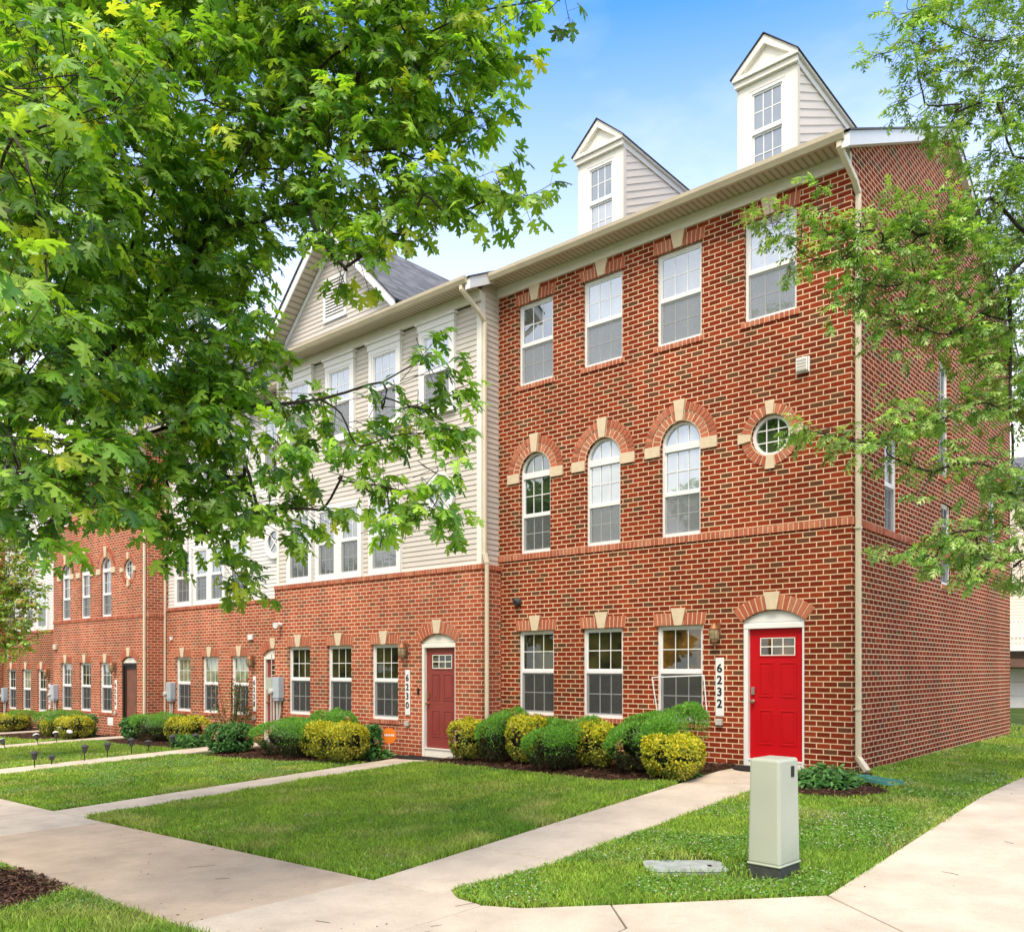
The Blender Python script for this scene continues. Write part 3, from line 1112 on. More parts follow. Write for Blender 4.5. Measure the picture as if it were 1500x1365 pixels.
def wall_lamp(house, u, z, T=FRONT):
    mb = MB()
    mb.box(u - 0.045, u + 0.045, -0.022, -0.004, z - 0.02, z + 0.22)
    mb.tube([(u, -0.02, z + 0.13), (u, -0.075, z + 0.22), (u, -0.13, z + 0.20)], 0.011, 8)
    lamp = mb.build('wall_lamp', M['copper'], house, bevel=0.004)
    c = (u, -0.135, z)
    a = MB()
    a.lathe([(0.012, 0.215), (0.03, 0.20), (0.075, 0.135), (0.088, 0.118), (0.085, 0.11)], c, 14)
    a.build('lamp_cap', M['copper'], lamp, smooth=False)
    a = MB()
    a.lathe([(0.05, -0.075), (0.075, -0.03), (0.082, 0.05), (0.078, 0.112)], c, 12)
    a.build('lamp_glass', M['lantern'], lamp)
    a = MB()
    a.lathe([(0.010, -0.15), (0.022, -0.125), (0.018, -0.11), (0.055, -0.08), (0.052, -0.072)], c, 14)
    for k in range(6):
        t = PI / 3 * k
        ca, sa = math.cos(t), math.sin(t)
        a.tube([(c[0] + 0.052 * ca, c[1] + 0.052 * sa, z - 0.075), (c[0] + 0.079 * ca, c[1] + 0.079 * sa, z - 0.03), (c[0] + 0.086 * ca, c[1] + 0.086 * sa, z + 0.05), (c[0] + 0.082 * ca, c[1] + 0.082 * sa, z + 0.114)], 0.004, 5)
    a.build('lamp_cage', M['copper'], lamp)


def plaque(house, u, zc, digits):
    mb = MB()
    mb.box(u - 0.072, u + 0.072, -0.022, -0.003, zc - 0.46, zc + 0.46)
    p = mb.build('number_plaque', M['white'], house, bevel=0.008)
    for k, ch in enumerate(digits):
        text_mesh(ch, 0.185, 'digit', M['black'], p, (u, -0.026, zc + 0.29 - 0.185 * k), (PI / 2, 0, 0), 0.003)


def door_unit(house, mat, T=FRONT, style='panel'):
    """white cased entrance under a brick segmental arch; slab 0.91 m wide"""
    u0, u1 = -1.66, -0.69
    c = (u0 + u1) / 2
    fr = MB()
    d = 0.05
    fr.box(u0 + .003, u0 + 0.075, d - 0.03, 0.16, -0.12, 2.10, 0, T)
    fr.box(u1 - 0.04, u1 - .003, d - 0.03, 0.16, -0.12, 2.10, 0, T)
    fr.box(u0 + .003, u1 - .003, d - 0.035, 0.16, 2.10, 2.175, 0, T)
    fr.box(u0 + 0.075, u1 - 0.04, d - 0.01, 0.16, -0.12, 0.085, 0, T)
    fr.box(u0 + 0.075, u1 - 0.04, d - 0.03, 0.16, 0.085, 0.105, 0, T)
    fr.prism([(u0 + .004, 2.176)] + [(u1 - .004, 2.176)] + [(a, b - .004) for a, b in seg_loop(u0 + .004, u1 - .004, 2.0, 2.215, 0.155)[2:]], d + 0.004, 0.15, T)
    fr.prism([(u0 + 0.08, 2.205), (u1 - 0.08, 2.205)] + [(a, b) for a, b in seg_loop(u0 + .08, u1 - .08, 2.0, 2.225, 0.10)[2:]], d - 0.006, d + 0.01, T)
    frame = fr.build('door_frame', {'white': M['white'], 'storm': M['black']}.get(style, M['trim']), house, bevel=0.004)
    if style == 'storm':
        f2 = MB()
        f2.prism([(u0 + .03, 2.18), (u1 - .03, 2.18)] + [(a, b) for a, b in seg_loop(u0 + .03, u1 - .03, 2.0, 2.205, 0.145)[2:]], d - 0.012, d + 0.003, T)
        f2.build('arch_panel', M['trim'], frame)
    a0, a1 = u0 + 0.079, u1 - 0.044
    if style == 'storm':
        s = MB()
        s.box(a0, a0 + 0.09, 0.045, 0.085, 0.11, 2.095, 0, T); s.box(a1 - 0.09, a1, 0.045, 0.085, 0.11, 2.095, 0, T)
        s.box(a0 + .09, a1 - .09, 0.046, 0.085, 2.0, 2.095, 0, T); s.box(a0 + .09, a1 - .09, 0.046, 0.085, 0.11, 0.36, 0, T)
        sd_ = s.build('storm_door', M['black'], house)
        p = MB(); p.face([T(u, 0.07, z) for u, z in rect(a0 + .09, a1 - .09, 0.36, 2.0)])
        p.build('pane', M['pane_dark'] if False else M['brown_door'], sd_)
        return
    dr = MB()
    y = 0.088
    dr.box(a0, a1, y, y + 0.045, 0.108, 2.097, 0, T)
    wz0, wz1 = 1.70, 1.945
    wu0, wu1 = a0 + 0.185, a1 - 0.14
    def mould(x0, x1, z0, z1, raised=True):
        t = 0.02
        for (p0, p1, r0, r1) in ((x0, x1, z1 - t, z1), (x0, x1, z0, z0 + t), (x0, x0 + t, z0 + t, z1 - t), (x1 - t, x1, z0 + t, z1 - t)):
            dr.box(p0, p1, y - 0.010, y + 0.01, r0, r1, 0, T)
        if raised:
            dr.box(x0 + 0.05, x1 - 0.05, y - 0.007, y + 0.01, z0 + 0.05, z1 - 0.05, 0, T)
    mould(wu0 - 0.035, wu1 + 0.035, wz0 - 0.035, wz1 + 0.035, False)
    m = (a0 + a1) / 2
    for x0, x1 in ((a0 + 0.15, m - 0.055), (m + 0.055, a1 - 0.11)):
        mould(x0, x1, 1.055, 1.585)
        mould(x0, x1, 0.33, 0.86)
    dd = dr.build('door', mat, house, bevel=0.004)
    p = MB()
    p.face([T(u, y - 0.003, z) for u, z in rect(wu0, wu1, wz0, wz1)])
    p.build('pane', M['pane_warm'] if style == 'white' else M['pane_dark'], dd)
    g = MB()
    bars(g, wu0, wu1, wz0, wz1, T, 3, 2, y - 0.010, 0.009, 0.006)
    for (p0, p1, r0, r1) in ((wu0 - .014, wu1 + .014, wz1, wz1 + .014), (wu0 - .014, wu1 + .014, wz0 - .014, wz0), (wu0 - .014, wu0, wz0, wz1), (wu1, wu1 + .014, wz0, wz1)):
        g.box(p0, p1, y - 0.011, y - 0.001, r0, r1, 0, T)
    g.build('glazing_bars', M['trim'], dd)
    hd = MB()
    hd.box(a0 + 0.03, a0 + 0.085, y - 0.03, y, 1.085, 1.205, 0, T)
    hd.tube([T(a0 + 0.058, y - 0.002, 0.985), T(a0 + 0.058, y - 0.03, 0.985), T(a0 + 0.058, y - 0.032, 0.985), T(a0 + 0.058, y - 0.055, 0.985), T(a0 + 0.058, y - 0.075, 0.985)], [0.032, 0.03, 0.014, 0.03, 0.024], 14)
    hd.build('handle', M['nickel'] if style == 'white' else M['copper'], dd, bevel=0.004)


def door_arch(house, T=FRONT):
    u0, u1 = -1.66, -0.69
    h = (u1 - u0) / 2; c = (u0 + u1) / 2
    rise = 0.16
    Rr = (h * h + rise * rise) / (2 * rise)
    zc = 2.22 + rise - Rr
    a = math.asin(min(1, (h + 0.02) / Rr))
    ar = MB()
    k = 0.085
    ring_bricks(ar, c, zc, Rr + 0.004, Rr + 0.225, PI / 2 - a, PI / 2 - k, T, proud=0.016, pitch=0.088)
    ring_bricks(ar, c, zc, Rr + 0.004, Rr + 0.225, PI / 2 + k, PI / 2 + a, T, proud=0.016, pitch=0.088)
    ring_back(ar, c, zc, Rr + 0.001, Rr + 0.225, PI / 2 - a, PI / 2 + a, T)
    o = ar.build('door_arch', [M['voussoir'], M['mortar']], house)
    keystone(o, c, 2.385, 2.64, 0.07, 0.12, T)


W = 6.72
DEPTH = 10.5
PITCH = 0.485
RIDGE_Y = 5.15
EAVE = 9.10          # roof surface height at the wall line
GX = (-5.79, -4.29, -2.77)
TX = (-5.80, -4.29, -2.78, -1.22)


def roof_part(house, left=-W, right=0.0, lip=0.14, gable=None):
    mb = MB()
    y0 = -0.46
    z0 = EAVE + PITCH * y0
    zr = EAVE + PITCH * RIDGE_Y
    y1 = 2 * RIDGE_Y - y0
    x0, x1 = left, right + lip
    sl = math.sqrt(1 + PITCH * PITCH)
    for ya, za, yb, zb in ((y0, z0, RIDGE_Y, zr), (y1, z0, RIDGE_Y, zr)):
        ln = abs(yb - ya) * sl
        mb.face([(x0, ya, za), (x1, ya, za), (x1, yb, zb), (x0, yb, zb)], [(x0, 0), (x1, 0), (x1, ln), (x0, ln)])
        mb.face([(x0, ya, za - .03), (x1, ya, za - .03), (x1, yb, zb - .03), (x0, yb, zb - .03)], [(x0, 0), (x1, 0), (x1, ln), (x0, ln)])
        mb.face([(x1, ya, za - .03), (x1, ya, za), (x1, yb, zb), (x1, yb, zb - .03)], [(0, 0), (0, .03), (ln, .03), (ln, 0)])
    roof = mb.build('roof', M['shingle'], house)
    # rake board on the open right gable
    rk = MB()
    for ya, yb in ((y0 + 0.02, RIDGE_Y), (y1 - 0.02, RIDGE_Y)):
        za = EAVE + PITCH * (ya if ya < RIDGE_Y else 2 * RIDGE_Y - ya) - 0.032
        zb = zr - 0.032
        hgt = 0.20
        rk.hexa([(right - 0.0, ya, za - hgt), (right + lip - 0.02, ya, za - hgt), (right + lip - 0.02, yb, zb - hgt), (right - 0.0, yb, zb - hgt),
                 (right - 0.0, ya, za), (right + lip - 0.02, ya, za), (right + lip - 0.02, yb, zb), (right - 0.0, yb, zb)])
    rk.build('rake_board', M['white'], roof)
    # soffit, frieze, gutter
    s = MB(); s.box(x0, right - 0.001, -0.40, -0.002, 8.80, 8.815)
    s.build('soffit', M['soffit'], house)
    s = MB(); s.box(x0, right - 0.004, -0.042, 0.02, 8.615, 8.799)
    s.box(x0, right - 0.004, -0.058, -0.043, 8.755, 8.798)
    s.build('frieze', M['trim'], house, bevel=0.004)
    g = MB()
    prof = [(-0.400, 8.775), (-0.470, 8.765), (-0.490, 8.795), (-0.515, 8.83), (-0.525, 8.885), (-0.515, 8.89), (-0.505, 8.84), (-0.46, 8.80), (-0.412, 8.80), (-0.41, 8.885), (-0.400, 8.885)]
    n = len(prof)
    for k in range(n):
        (ya, za), (yb, zb) = prof[k], prof[(k + 1) % n]
        g.face([(x0 + .01, ya, za), (right + 0.05, ya, za), (right + 0.05, yb, zb), (x0 + .01, yb, zb)])
    g.face([(right + 0.05, y, z) for y, z in reversed([(-0.400, 8.775), (-0.470, 8.765), (-0.490, 8.795), (-0.515, 8.83), (-0.525, 8.885), (-0.400, 8.885)])])
    g.face([(x0 + .01, y, z) for y, z in [(-0.400, 8.775), (-0.470, 8.765), (-0.490, 8.795), (-0.515, 8.83), (-0.525, 8.885), (-0.400, 8.885)]])
    gut = g.build('gutter', M['gutter'], house)
    return roof


def dormer(house, c, lower):
    """narrow gabled dormer standing just above the gutter"""
    hw = 0.455
    yf = 0.0
    zb = 8.95; ze = 10.53
    yb = (ze - EAVE) / PITCH + 0.6
    mb = MB()
    wu0, wu1, wz0, wz1 = c - 0.285, c + 0.285, 8.98, 10.33
    for u0, u1, z0, z1 in ((c - hw, wu0, zb, ze), (wu1, c + hw, zb, ze), (wu0, wu1, wz1, ze)):
        mb.box(u0, u1, yf, yf + 0.08, z0, z1)
    d = mb.build('dormer', M['trim'], house, bevel=0.003)
    # side cheeks, boards laid along the roof slope
    for s, nm in ((1, 'cheek'), (-1, 'cheek')):
        ck = MB()
        x = c + s * hw
        lip = 0.012 * s
        k = 0
        step = 0.125
        off = zb - 0.05
        while off < ze:
            zl0, zl1 = off, off + step           # height of the board's edges at the face
            def ycut(zl): return max(0.0, (ze - zl) / PITCH)
            y0a, y0b = yf + 0.09, yf + ycut(zl0)
            y1b = yf + ycut(zl1)
            if y0b > y0a + .02:
                y1b = max(y1b, y0a + .01)
                P = [(x + lip, y0a, min(zl0 + PITCH * y0a, ze)), (x + lip, y0b, min(ze, zl0 + PITCH * y0b)), (x, y1b, min(ze, zl1 + PITCH * y1b)), (x, y0a, min(zl1 + PITCH * y0a, ze))]
                ck.face(P)
                ck.face([P[0], P[1], (x, P[1][1], P[1][2]), (x, P[0][1], P[0][2])])
            off += step
        ck.box(min(x, x + lip * 2), max(x, x + lip * 2), yf + 0.0, yf + 0.09, zb, ze)
        o = ck.build(nm, M['siding_pink'], d)
    # cornice, pediment and roof
    ov = 0.07
    pk = ze + 0.51
    tr = MB()
    tr.box(c - hw - 0.045, c + hw + 0.045, yf - 0.06, yf + 0.001, ze - 0.085, ze - 0.005)
    tr.box(c - hw - ov, c + hw + ov, yf - 0.10, yf + 0.06, ze, ze + 0.055)
    a = hw + ov
    for s in (-1, 1):
        P = []
        for y0 in (yf - 0.10, yf + 0.02):
            P += [(c + s * a, y0, ze + 0.056), (c + s * (a - 0.12), y0, ze + 0.056), (c, y0, pk - 0.13), (c, y0, pk)]
        tr.hexa(P)
        P = [(c + s * (hw + 0.012), yf - .05, ze - 0.10), (c + s * (hw + 0.03), yf - .05, ze - 0.10), (c + s * (hw + 0.03), yb, ze - 0.10), (c + s * (hw + 0.012), yb, ze - 0.10),
             (c + s * (hw + 0.012), yf - .05, ze), (c + s * (hw + 0.03), yf - .05, ze), (c + s * (hw + 0.03), yb, ze), (c + s * (hw + 0.012), yb, ze)]
        tr.hexa(P)
        tr.box(min(c + s * (hw - .02), c + s * (hw + ov)), max(c + s * (hw - .02), c + s * (hw + ov)), yf + 0.061, yb, ze + 0.001, ze + 0.05)
    tr.prism([(c - a + 0.1, ze + 0.056), (c + a - 0.1, ze + 0.056), (c, pk - 0.12)], yf - 0.03, yf + 0.01, FRONT)
    tr.build('pediment', M['trim'], d)
    rf = MB()
    for s in (-1, 1):
        e0 = (c + s * (a + 0.02), ze + 0.035); e1 = (c, pk + 0.012)
        P = []
        for y0 in (yf - 0.125, yb):
            P += [(e0[0], y0, e0[1]), (e1[0], y0, e1[1]), (e1[0], y0, e1[1] + 0.016), (e0[0], y0, e0[1] + 0.016)]
        rf.hexa(P)
    rf.build('dormer_roof', M['shingle'], d)
    sash_window(d, wu0, wu1, wz0, wz1, FRONT, 'pane_dormer', lower, 0.52, False, False, False, d=-0.05)


def misc_box(house, name, u0, u1, z0, z1, dep, mat, T=FRONT, bevel=0.006, d0=0.004):
    mb = MB()
    mb.box(u0, u1, -dep, -d0, z0, z1, 0, T)
    return mb.build(name, mat, house, bevel=bevel)


def meter_set(house, u, z, two=False):
    mb = MB()
    mb.box(u - 0.13, u + 0.13, -0.17, -0.004, z, z + 0.5)
    mb.box(u - 0.11, u + 0.11, -0.155, -0.01, z - 0.06, z - 0.001)
    m = mb.build('electric_meter', M['meter'], house, bevel=0.012)
    k = MB()
    k.tube([(u - 0.145, -0.17, z + 0.16), (u - 0.145, -0.215, z + 0.16), (u - 0.145, -0.24, z + 0.16)], [0.075, 0.075, 0.05], 16)
    k.build('meter_dial', M['conduit'], m)
    k = MB()
    k.tube([(u - 0.05, -0.07, z - 0.05), (u - 0.05, -0.07, z - 0.75), (u - 0.05, -0.07, z - 1.3)], 0.035, 10)
    k.tube([(u + 0.05, -0.06, z - 0.05), (u + 0.04, -0.06, z - 0.35), (u - 0.0, -0.06, z - 0.5), (u - 0.0, -0.06, z - 1.3)], 0.022, 8)
    k.build('conduit', M['conduit'], m)
    if two:
        k = MB()
        k.box(u - 0.44, u - 0.17, -0.15, -0.004, z + 0.18, z + 0.49)
        b = k.build('junction_box', M['ped'], house, bevel=0.01)
        k = MB()
        k.tube([(u - 0.33, -0.06, z + 0.17), (u - 0.33, -0.06, z - 1.3)], 0.02, 8)
        k.tube([(u - 0.33, -0.05, z + 0.5), (u - 0.33, -0.05, z + 1.05)], 0.012, 8)
        k.tube([(u - 0.21, -0.06, z + 0.17), (u - 0.21, -0.06, z - 1.3)], 0.03, 8)
        k.build('conduit', M['conduit'], b)


GABLE = [(0, -1.2), (DEPTH, -1.2), (DEPTH, EAVE - 0.2 + PITCH * (2 * RIDGE_Y - DEPTH)), (RIDGE_Y, EAVE - 0.2 + PITCH * RIDGE_Y), (0, EAVE - 0.2)]


def shell(house, mat, z1=8.7):
    """left and back walls, floor slabs not needed"""
    b = MB()
    for pts in ([(-W + .003, 0.15, -1.2), (-W + .003, DEPTH, -1.2), (-W + .003, DEPTH, 8.8), (-W + .003, RIDGE_Y, 11.3), (-W + .003, 0.15, 8.8)],):
        b.face(pts, [(p[1], p[2]) for p in pts])
    pts = [(-W + .003, DEPTH, -1.2), (0, DEPTH, -1.2), (0, DEPTH, 8.9), (-W + .003, DEPTH, 8.9)]
    b.face(pts, [(p[0], p[2]) for p in pts])
    b.build('rear_wall', mat, house)


def brick_house(ox, oy, dz, label, digits, pal, door, style, panes, full_side=False, band=True, x_left=-W):
    h = thing('brick_townhouse', label, 'townhouse', (ox, oy, dz), group='row of brick townhouses')
    T = FRONT
    holes = [rect(c - .425, c + .425, 0.62, 2.195) for c in GX]
    holes += [seg_loop(-1.66, -0.69, -0.12, 2.215, 0.16)]
    holes += [arch_loop(c, 0.365, 3.645, 5.155) for c in (-5.81, -4.28, -2.75)]
    holes += [circ_loop(-1.21, 5.02, 0.31)]
    holes += [rect(c - .415, c + .415, 6.81, 8.345) for c in TX]
    mb = MB()
    masonry(mb, [(x_left, -1.2), (0, -1.2), (0, 8.62), (x_left, 8.62)], holes, T)
    mb.build('front_wall', M[pal], h)
    sw = MB()
    sh = []
    if full_side:
        sh = [rect(1.43, 2.13, 3.62, 5.15), rect(4.62, 5.36, 3.03, 4.55), rect(4.45, 5.2, 5.0, 7.15), rect(8.3, 9.1, 3.62, 5.5)]
    masonry(sw, GABLE, sh, SIDE)
    sw.build('side_wall', M[pal], h)
    shell(h, M[pal])
    for k, c in enumerate(GX):
        sash_window(h, c - .425, c + .425, 0.62, 2.195, T, panes[k], 'pane_dark', 0.515)
    for k, c in enumerate((-5.81, -4.28, -2.75)):
        arched_window(h, c, T, 3.65, ('pane_tree', 'pane_sky', 'pane_sky')[k] if full_side else 'pane_mid', ('pane_tree', 'pane_mid', 'pane_blind')[k] if full_side else 'pane_mid')
    round_window(h, -1.21, 5.02, T, 'pane_tree')
    for k, c in enumerate(TX):
        sash_window(h, c - .415, c + .415, 6.81, 8.345, T, ('pane_mid', 'pane_sky', 'pane_blind', 'pane_sky')[k], ('pane_blind', 'pane_sky', 'pane_blind', 'pane_sky')[k], 0.5, screen=True)
    if full_side:
        for (u0, u1, z0, z1) in ((1.43, 2.13, 3.62, 5.15), (4.62, 5.36, 3.03, 4.55), (4.45, 5.2, 5.0, 7.15), (8.3, 9.1, 3.62, 5.5)):
            sash_window(h, u0, u1, z0, z1, SIDE, 'pane_mid', 'pane_mid', 0.5, lintel=False)
    bd = MB()
    bricks_row(bd, x_left + .002, 0.026, 3.535, 3.642, T, proud=0.026)
    backing(bd, x_left + .002, 0.02, 3.535, 3.642, T, proud=0.016)
    bricks_row(bd, 0.004, DEPTH if full_side else 1.0, 3.535, 3.642, SIDE, proud=0.025)
    backing(bd, 0.004, DEPTH if full_side else 1.0, 3.535, 3.642, SIDE, proud=0.015)
    bd.build('band_course', [M['voussoir'], M['mortar']], h)
    door_unit(h, door, T, style)
    door_arch(h)
    roof_part(h, x_left)
    dormer(h, -4.33, 'pane_blind')
    dormer(h, -1.27, 'pane_dormer')
    wall_lamp(h, -2.075, 1.99)
    plaque(h, -2.04, 1.20, digits)
    misc_box(h, 'outlet_cover', -2.10, -1.99, 0.60, 0.70, 0.06, M['conduit'])
    return h


def sided_house(ox, oy, dz, label, digits, pal, siding, door, style, panes, gable=True, x_left=-W):
    h = thing('sided_townhouse', label, 'townhouse', (ox, oy, dz), group='row of brick townhouses')
    T = FRONT
    holes = [rect(c - .425, c + .425, 0.62, 2.195) for c in GX] + [seg_loop(-1.66, -0.69, -0.12, 2.215, 0.16)]
    mb = MB()
    masonry(mb, [(x_left, -1.2), (0, -1.2), (0, 3.56), (x_left, 3.56)], holes, T)
    mb.face([(x_left, 0, 3.56), (0, 0, 3.56), (0, 0.1, 3.56), (x_left, 0.1, 3.56)], [(0, 0)] * 4)
    mb.build('front_wall', M[pal], h)
    sw = MB()
    masonry(sw, [(0, -1.2), (DEPTH, -1.2), (DEPTH, 3.56), (0, 3.56)], [], SIDE)
    sw.build('side_wall', M[pal], h)
    shell(h, M[pal])
    lg = MB()
    bricks_row(lg, x_left + .002, 0.028, 3.562, 3.655, T, proud=0.028, d_in=0.09)
    backing(lg, x_left + .002, 0.02, 3.562, 3.653, T, proud=0.018)
    bricks_row(lg, 0.004, 1.0, 3.562, 3.655, SIDE, proud=0.028, d_in=0.09)
    backing(lg, 0.004, 1.0, 3.562, 3.653, SIDE, proud=0.018)
    lg.build('brick_ledge', [M['voussoir'], M['mortar']], h)
    dS = 0.07                                  # siding stands back of the brick face
    si = MB()
    lap_siding(si, x_left, -dS, 3.66, 8.62, T, dS)
    lap_siding(si, dS, DEPTH, 3.66, EAVE - 0.2, SIDE, dS)
    lap_siding(si, 0, DEPTH, EAVE - 0.2, EAVE - 0.2 + PITCH * RIDGE_Y, SIDE, dS, top=lambda z: (max(0.1, (z - EAVE + .2) / PITCH), 2 * RIDGE_Y - (z - EAVE + .2) / PITCH))
    si.build('siding', M[siding], h)
    cb = MB()
    cb.box(-dS - 0.10, -dS + 0.018, dS - 0.020, dS + 0.095, 3.657, 8.80)
    cb.box(x_left + .01, x_left + 0.10, dS - 0.020, dS + 0.02, 3.657, 8.61)
    cb.box(x_left + .101, -dS - .101, dS - 0.022, dS + 0.01, 3.657, 3.71)
    cb.build('corner_board', M['trim'], h)
    for k, c in enumerate(GX):
        sash_window(h, c - .425, c + .425, 0.62, 2.195, T, panes[k], 'pane_dark', 0.515)

    def cased(u0, u1, z0, z1, pane, low, head, tw=0.085):
        win = sash_window(h, u0, u1, z0, z1, T, pane, low, 0.5, False, False, True, d=dS - 0.13)
        tr = MB()
        a, b = dS - 0.085, dS - 0.001
        tr.box(u0 - tw, u0, a, b, z0 - tw, z1 + tw, 0); tr.box(u1, u1 + tw, a, b, z0 - tw, z1 + tw, 0)
        tr.box(u0, u1, a + .001, b, z1, z1 + tw, 0); tr.box(u0, u1, a - .012, b, z0 - tw, z0, 0)
        if head:
            tr.box(u0 - tw - 0.02, u1 + tw + 0.02, a - 0.02, b, z1 + tw, z1 + tw + 0.13)
            tr.box(u0 - tw - 0.06, u1 + tw + 0.06, a - 0.06, b, z1 + tw + 0.131, z1 + tw + 0.18)
        tr.build('casing', M['white'], win, bevel=0.004)
        return win
    for c in TX:
        cased(c - .40, c + .40, 6.80, 8.32, 'pane_sky', 'pane_blind', True, 0.10)
    cased(-6.19, -5.39, 3.74, 5.25, 'pane_mid', 'pane_mid', False)
    cased(-5.085, -4.436, 3.74, 5.25, 'pane_mid', 'pane_mid', False)
    cased(-4.264, -3.614, 3.74, 5.25, 'pane_mid', 'pane_mid', False)
    cased(-3.20, -2.36, 3.74, 5.25, 'pane_sky', 'pane_sky', False)
    rw = round_window(h, -1.16, 5.10, T, 'pane_mid', False, 0.33, True, dS - 0.13)
    ri = MB()
    n = 32
    for k in range(n):
        t0 = 2 * PI * k / n; t1 = 2 * PI * (k + 1) / n
        P = [[T(-1.16 + q * math.cos(t), dd, 5.10 + q * math.sin(t)) for q, t in ((.329, t0), (.329, t1), (.43, t1), (.43, t0))] for dd in (dS - .085, dS - .001)]
        ri.hexa(P[0] + P[1])
    ri.build('casing', M['white'], rw)
    door_unit(h, door, T, style)
    door_arch(h)
    roof_part(h, x_left)
    if gable:
        gc, hw, zb, pk = -4.47, 2.20, 9.10, 11.28
        sl = (pk - zb) / hw
        g = MB()
        lap_siding(g, 0, 0, zb - 0.25, pk, T, dS - 0.02, top=lambda z: (gc - hw + max(0, z - zb) / sl, gc + hw - max(0, z - zb) / sl))
        gb = g.build('cross_gable', M[siding], h)
        rk = MB(); so = MB(); rf = MB()
        yo = -0.36
        yback = (pk - EAVE) / PITCH + 0.3
        for s in (-1, 1):
            e = (gc + s * (hw + 0.22), zb - 0.22 * sl)
            # rake board
            P = []
            for y0 in (yo, yo + 0.03):
                P += [(e[0], y0, e[1]), (e[0], y0, e[1] + 0.22), (gc, y0, pk + 0.22), (gc, y0, pk)]
            rk.hexa(P)
            P = []
            for y0 in (dS - 0.06, dS - 0.034):
                P += [(e[0], y0, e[1] - 0.10), (e[0], y0, e[1] + 0.02), (gc, y0, pk + 0.02), (gc, y0, pk - 0.12)]
            rk.hexa(P)
            so.face([(e[0], yo + 0.031, e[1] + 0.04), (gc, yo + 0.031, pk + 0.04), (gc, dS - 0.061, pk + 0.04), (e[0], dS - 0.061, e[1] + 0.04)])
            P = []
            for y0 in (yo - 0.03, yback):
                P += [(e[0] + s * .03, y0, e[1] + 0.19), (gc, y0, pk + 0.225), (gc, y0, pk + 0.26), (e[0] + s * .03, y0, e[1] + 0.23)]
            rf.hexa(P)
            ln = math.hypot(hw, pk - zb)
            q4 = [(e[0] + s * .03, yo - .03, e[1] + .234), (gc, yo - .03, pk + .264), (gc, yback, pk + .264), (e[0] + s * .03, yback, e[1] + .234)]
            rf.face(q4, [(yo, 0), (yo, ln), (yback, ln), (yback, 0)])
        rk.build('rake_board', M['white'], gb)
        so.build('soffit', M['soffit'], gb)
        rf.build('gable_roof', M['shingle'], gb)
        lv = MB()
        u0, u1, z0, z1 = gc - 0.34, gc + 0.34, 9.52, 10.35
        for a in ((u0 - .07, u0, z0 - .07, z1 + .07), (u1, u1 + .07, z0 - .07, z1 + .07), (u0, u1, z1, z1 + .07), (u0, u1, z0 - .07, z0)):
            lv.box(a[0], a[1], dS - 0.07, dS - 0.021, a[2], a[3])
        n = 12
        for k in range(n):
            za = z0 + (z1 - z0) * k / n
            lv.hexa([(u0, dS - .065, za), (u1, dS - .065, za), (u1, dS - .055, za), (u0, dS - .055, za),
                     (u0, dS - .03, za + .06), (u1, dS - .03, za + .06), (u1, dS - .021, za + .06), (u0, dS - .021, za + .06)])
        lv.build('louvre_vent', M['white'], gb)
    wall_lamp(h, -2.075, 1.99)
    plaque(h, -2.04, 1.20, digits)
    misc_box(h, 'outlet_cover', -2.10, -1.99, 0.52, 0.62, 0.06, M['conduit'])
    return h


hA = brick_house(0, 0, 0, 'nearest brick townhouse, with a bright red front door and number 6232', '6232', 'brick', M['red_door'], 'white',
                 ('pane_dark', 'pane_dark', 'pane_warm'), True)
downspout(hA, [(-0.02, -0.43, 8.78), (-0.02, -0.43, 8.70), (0.055, -0.06, 8.38), (0.055, 0.10, 8.25), (0.055, 0.10, 0.22), (0.20, 0.02, 0.06)])
for z in (7.2, 3.48, 0.9):
    mb = MB()
    mb.box(0.001, 0.098, 0.053, 0.147, z, z + 0.03)
    mb.build('downspout_strap', M['pipe'], hA)
v = MB()
v.box(-0.80, -0.60, -0.03, -0.004, 5.83, 6.06)
v.box(-0.785, -0.615, -0.085, -0.031, 5.845, 6.045)
vo = v.build('vent_hood', M['white'], hA, bevel=0.008)
v = MB()
for k in range(4): v.box(-0.77, -0.63, -0.092, -0.086, 5.86 + .045 * k, 5.885 + .045 * k)
v.build('vent_slats', M['conduit'], vo)
v = MB()
v.tube([(-6.21, -0.004, 2.74), (-6.21, -0.05, 2.74), (-6.21, -0.10, 2.72)], [0.085, 0.08, 0.06], 14)
v.build('exhaust_vent', M['dark_grey'], hA)

# the loose screen leaning at the third ground-floor window
v = MB()
a0, a1 = -3.24, -2.30
for p, q_ in (((a0, -.07, 1.34), (a0 + .09, -.015, 0.63)), ((a1, -.05, 1.38), (a1 + .05, -.015, 0.63)), ((a0, -.07, 1.34), (a1, -.05, 1.38)), ((a0 + .09, -.015, .63), (a1 + .05, -.015, .63))):
    v.tube([p, q_], 0.011, 6)
v.build('screen_frame', M['white'], hA)

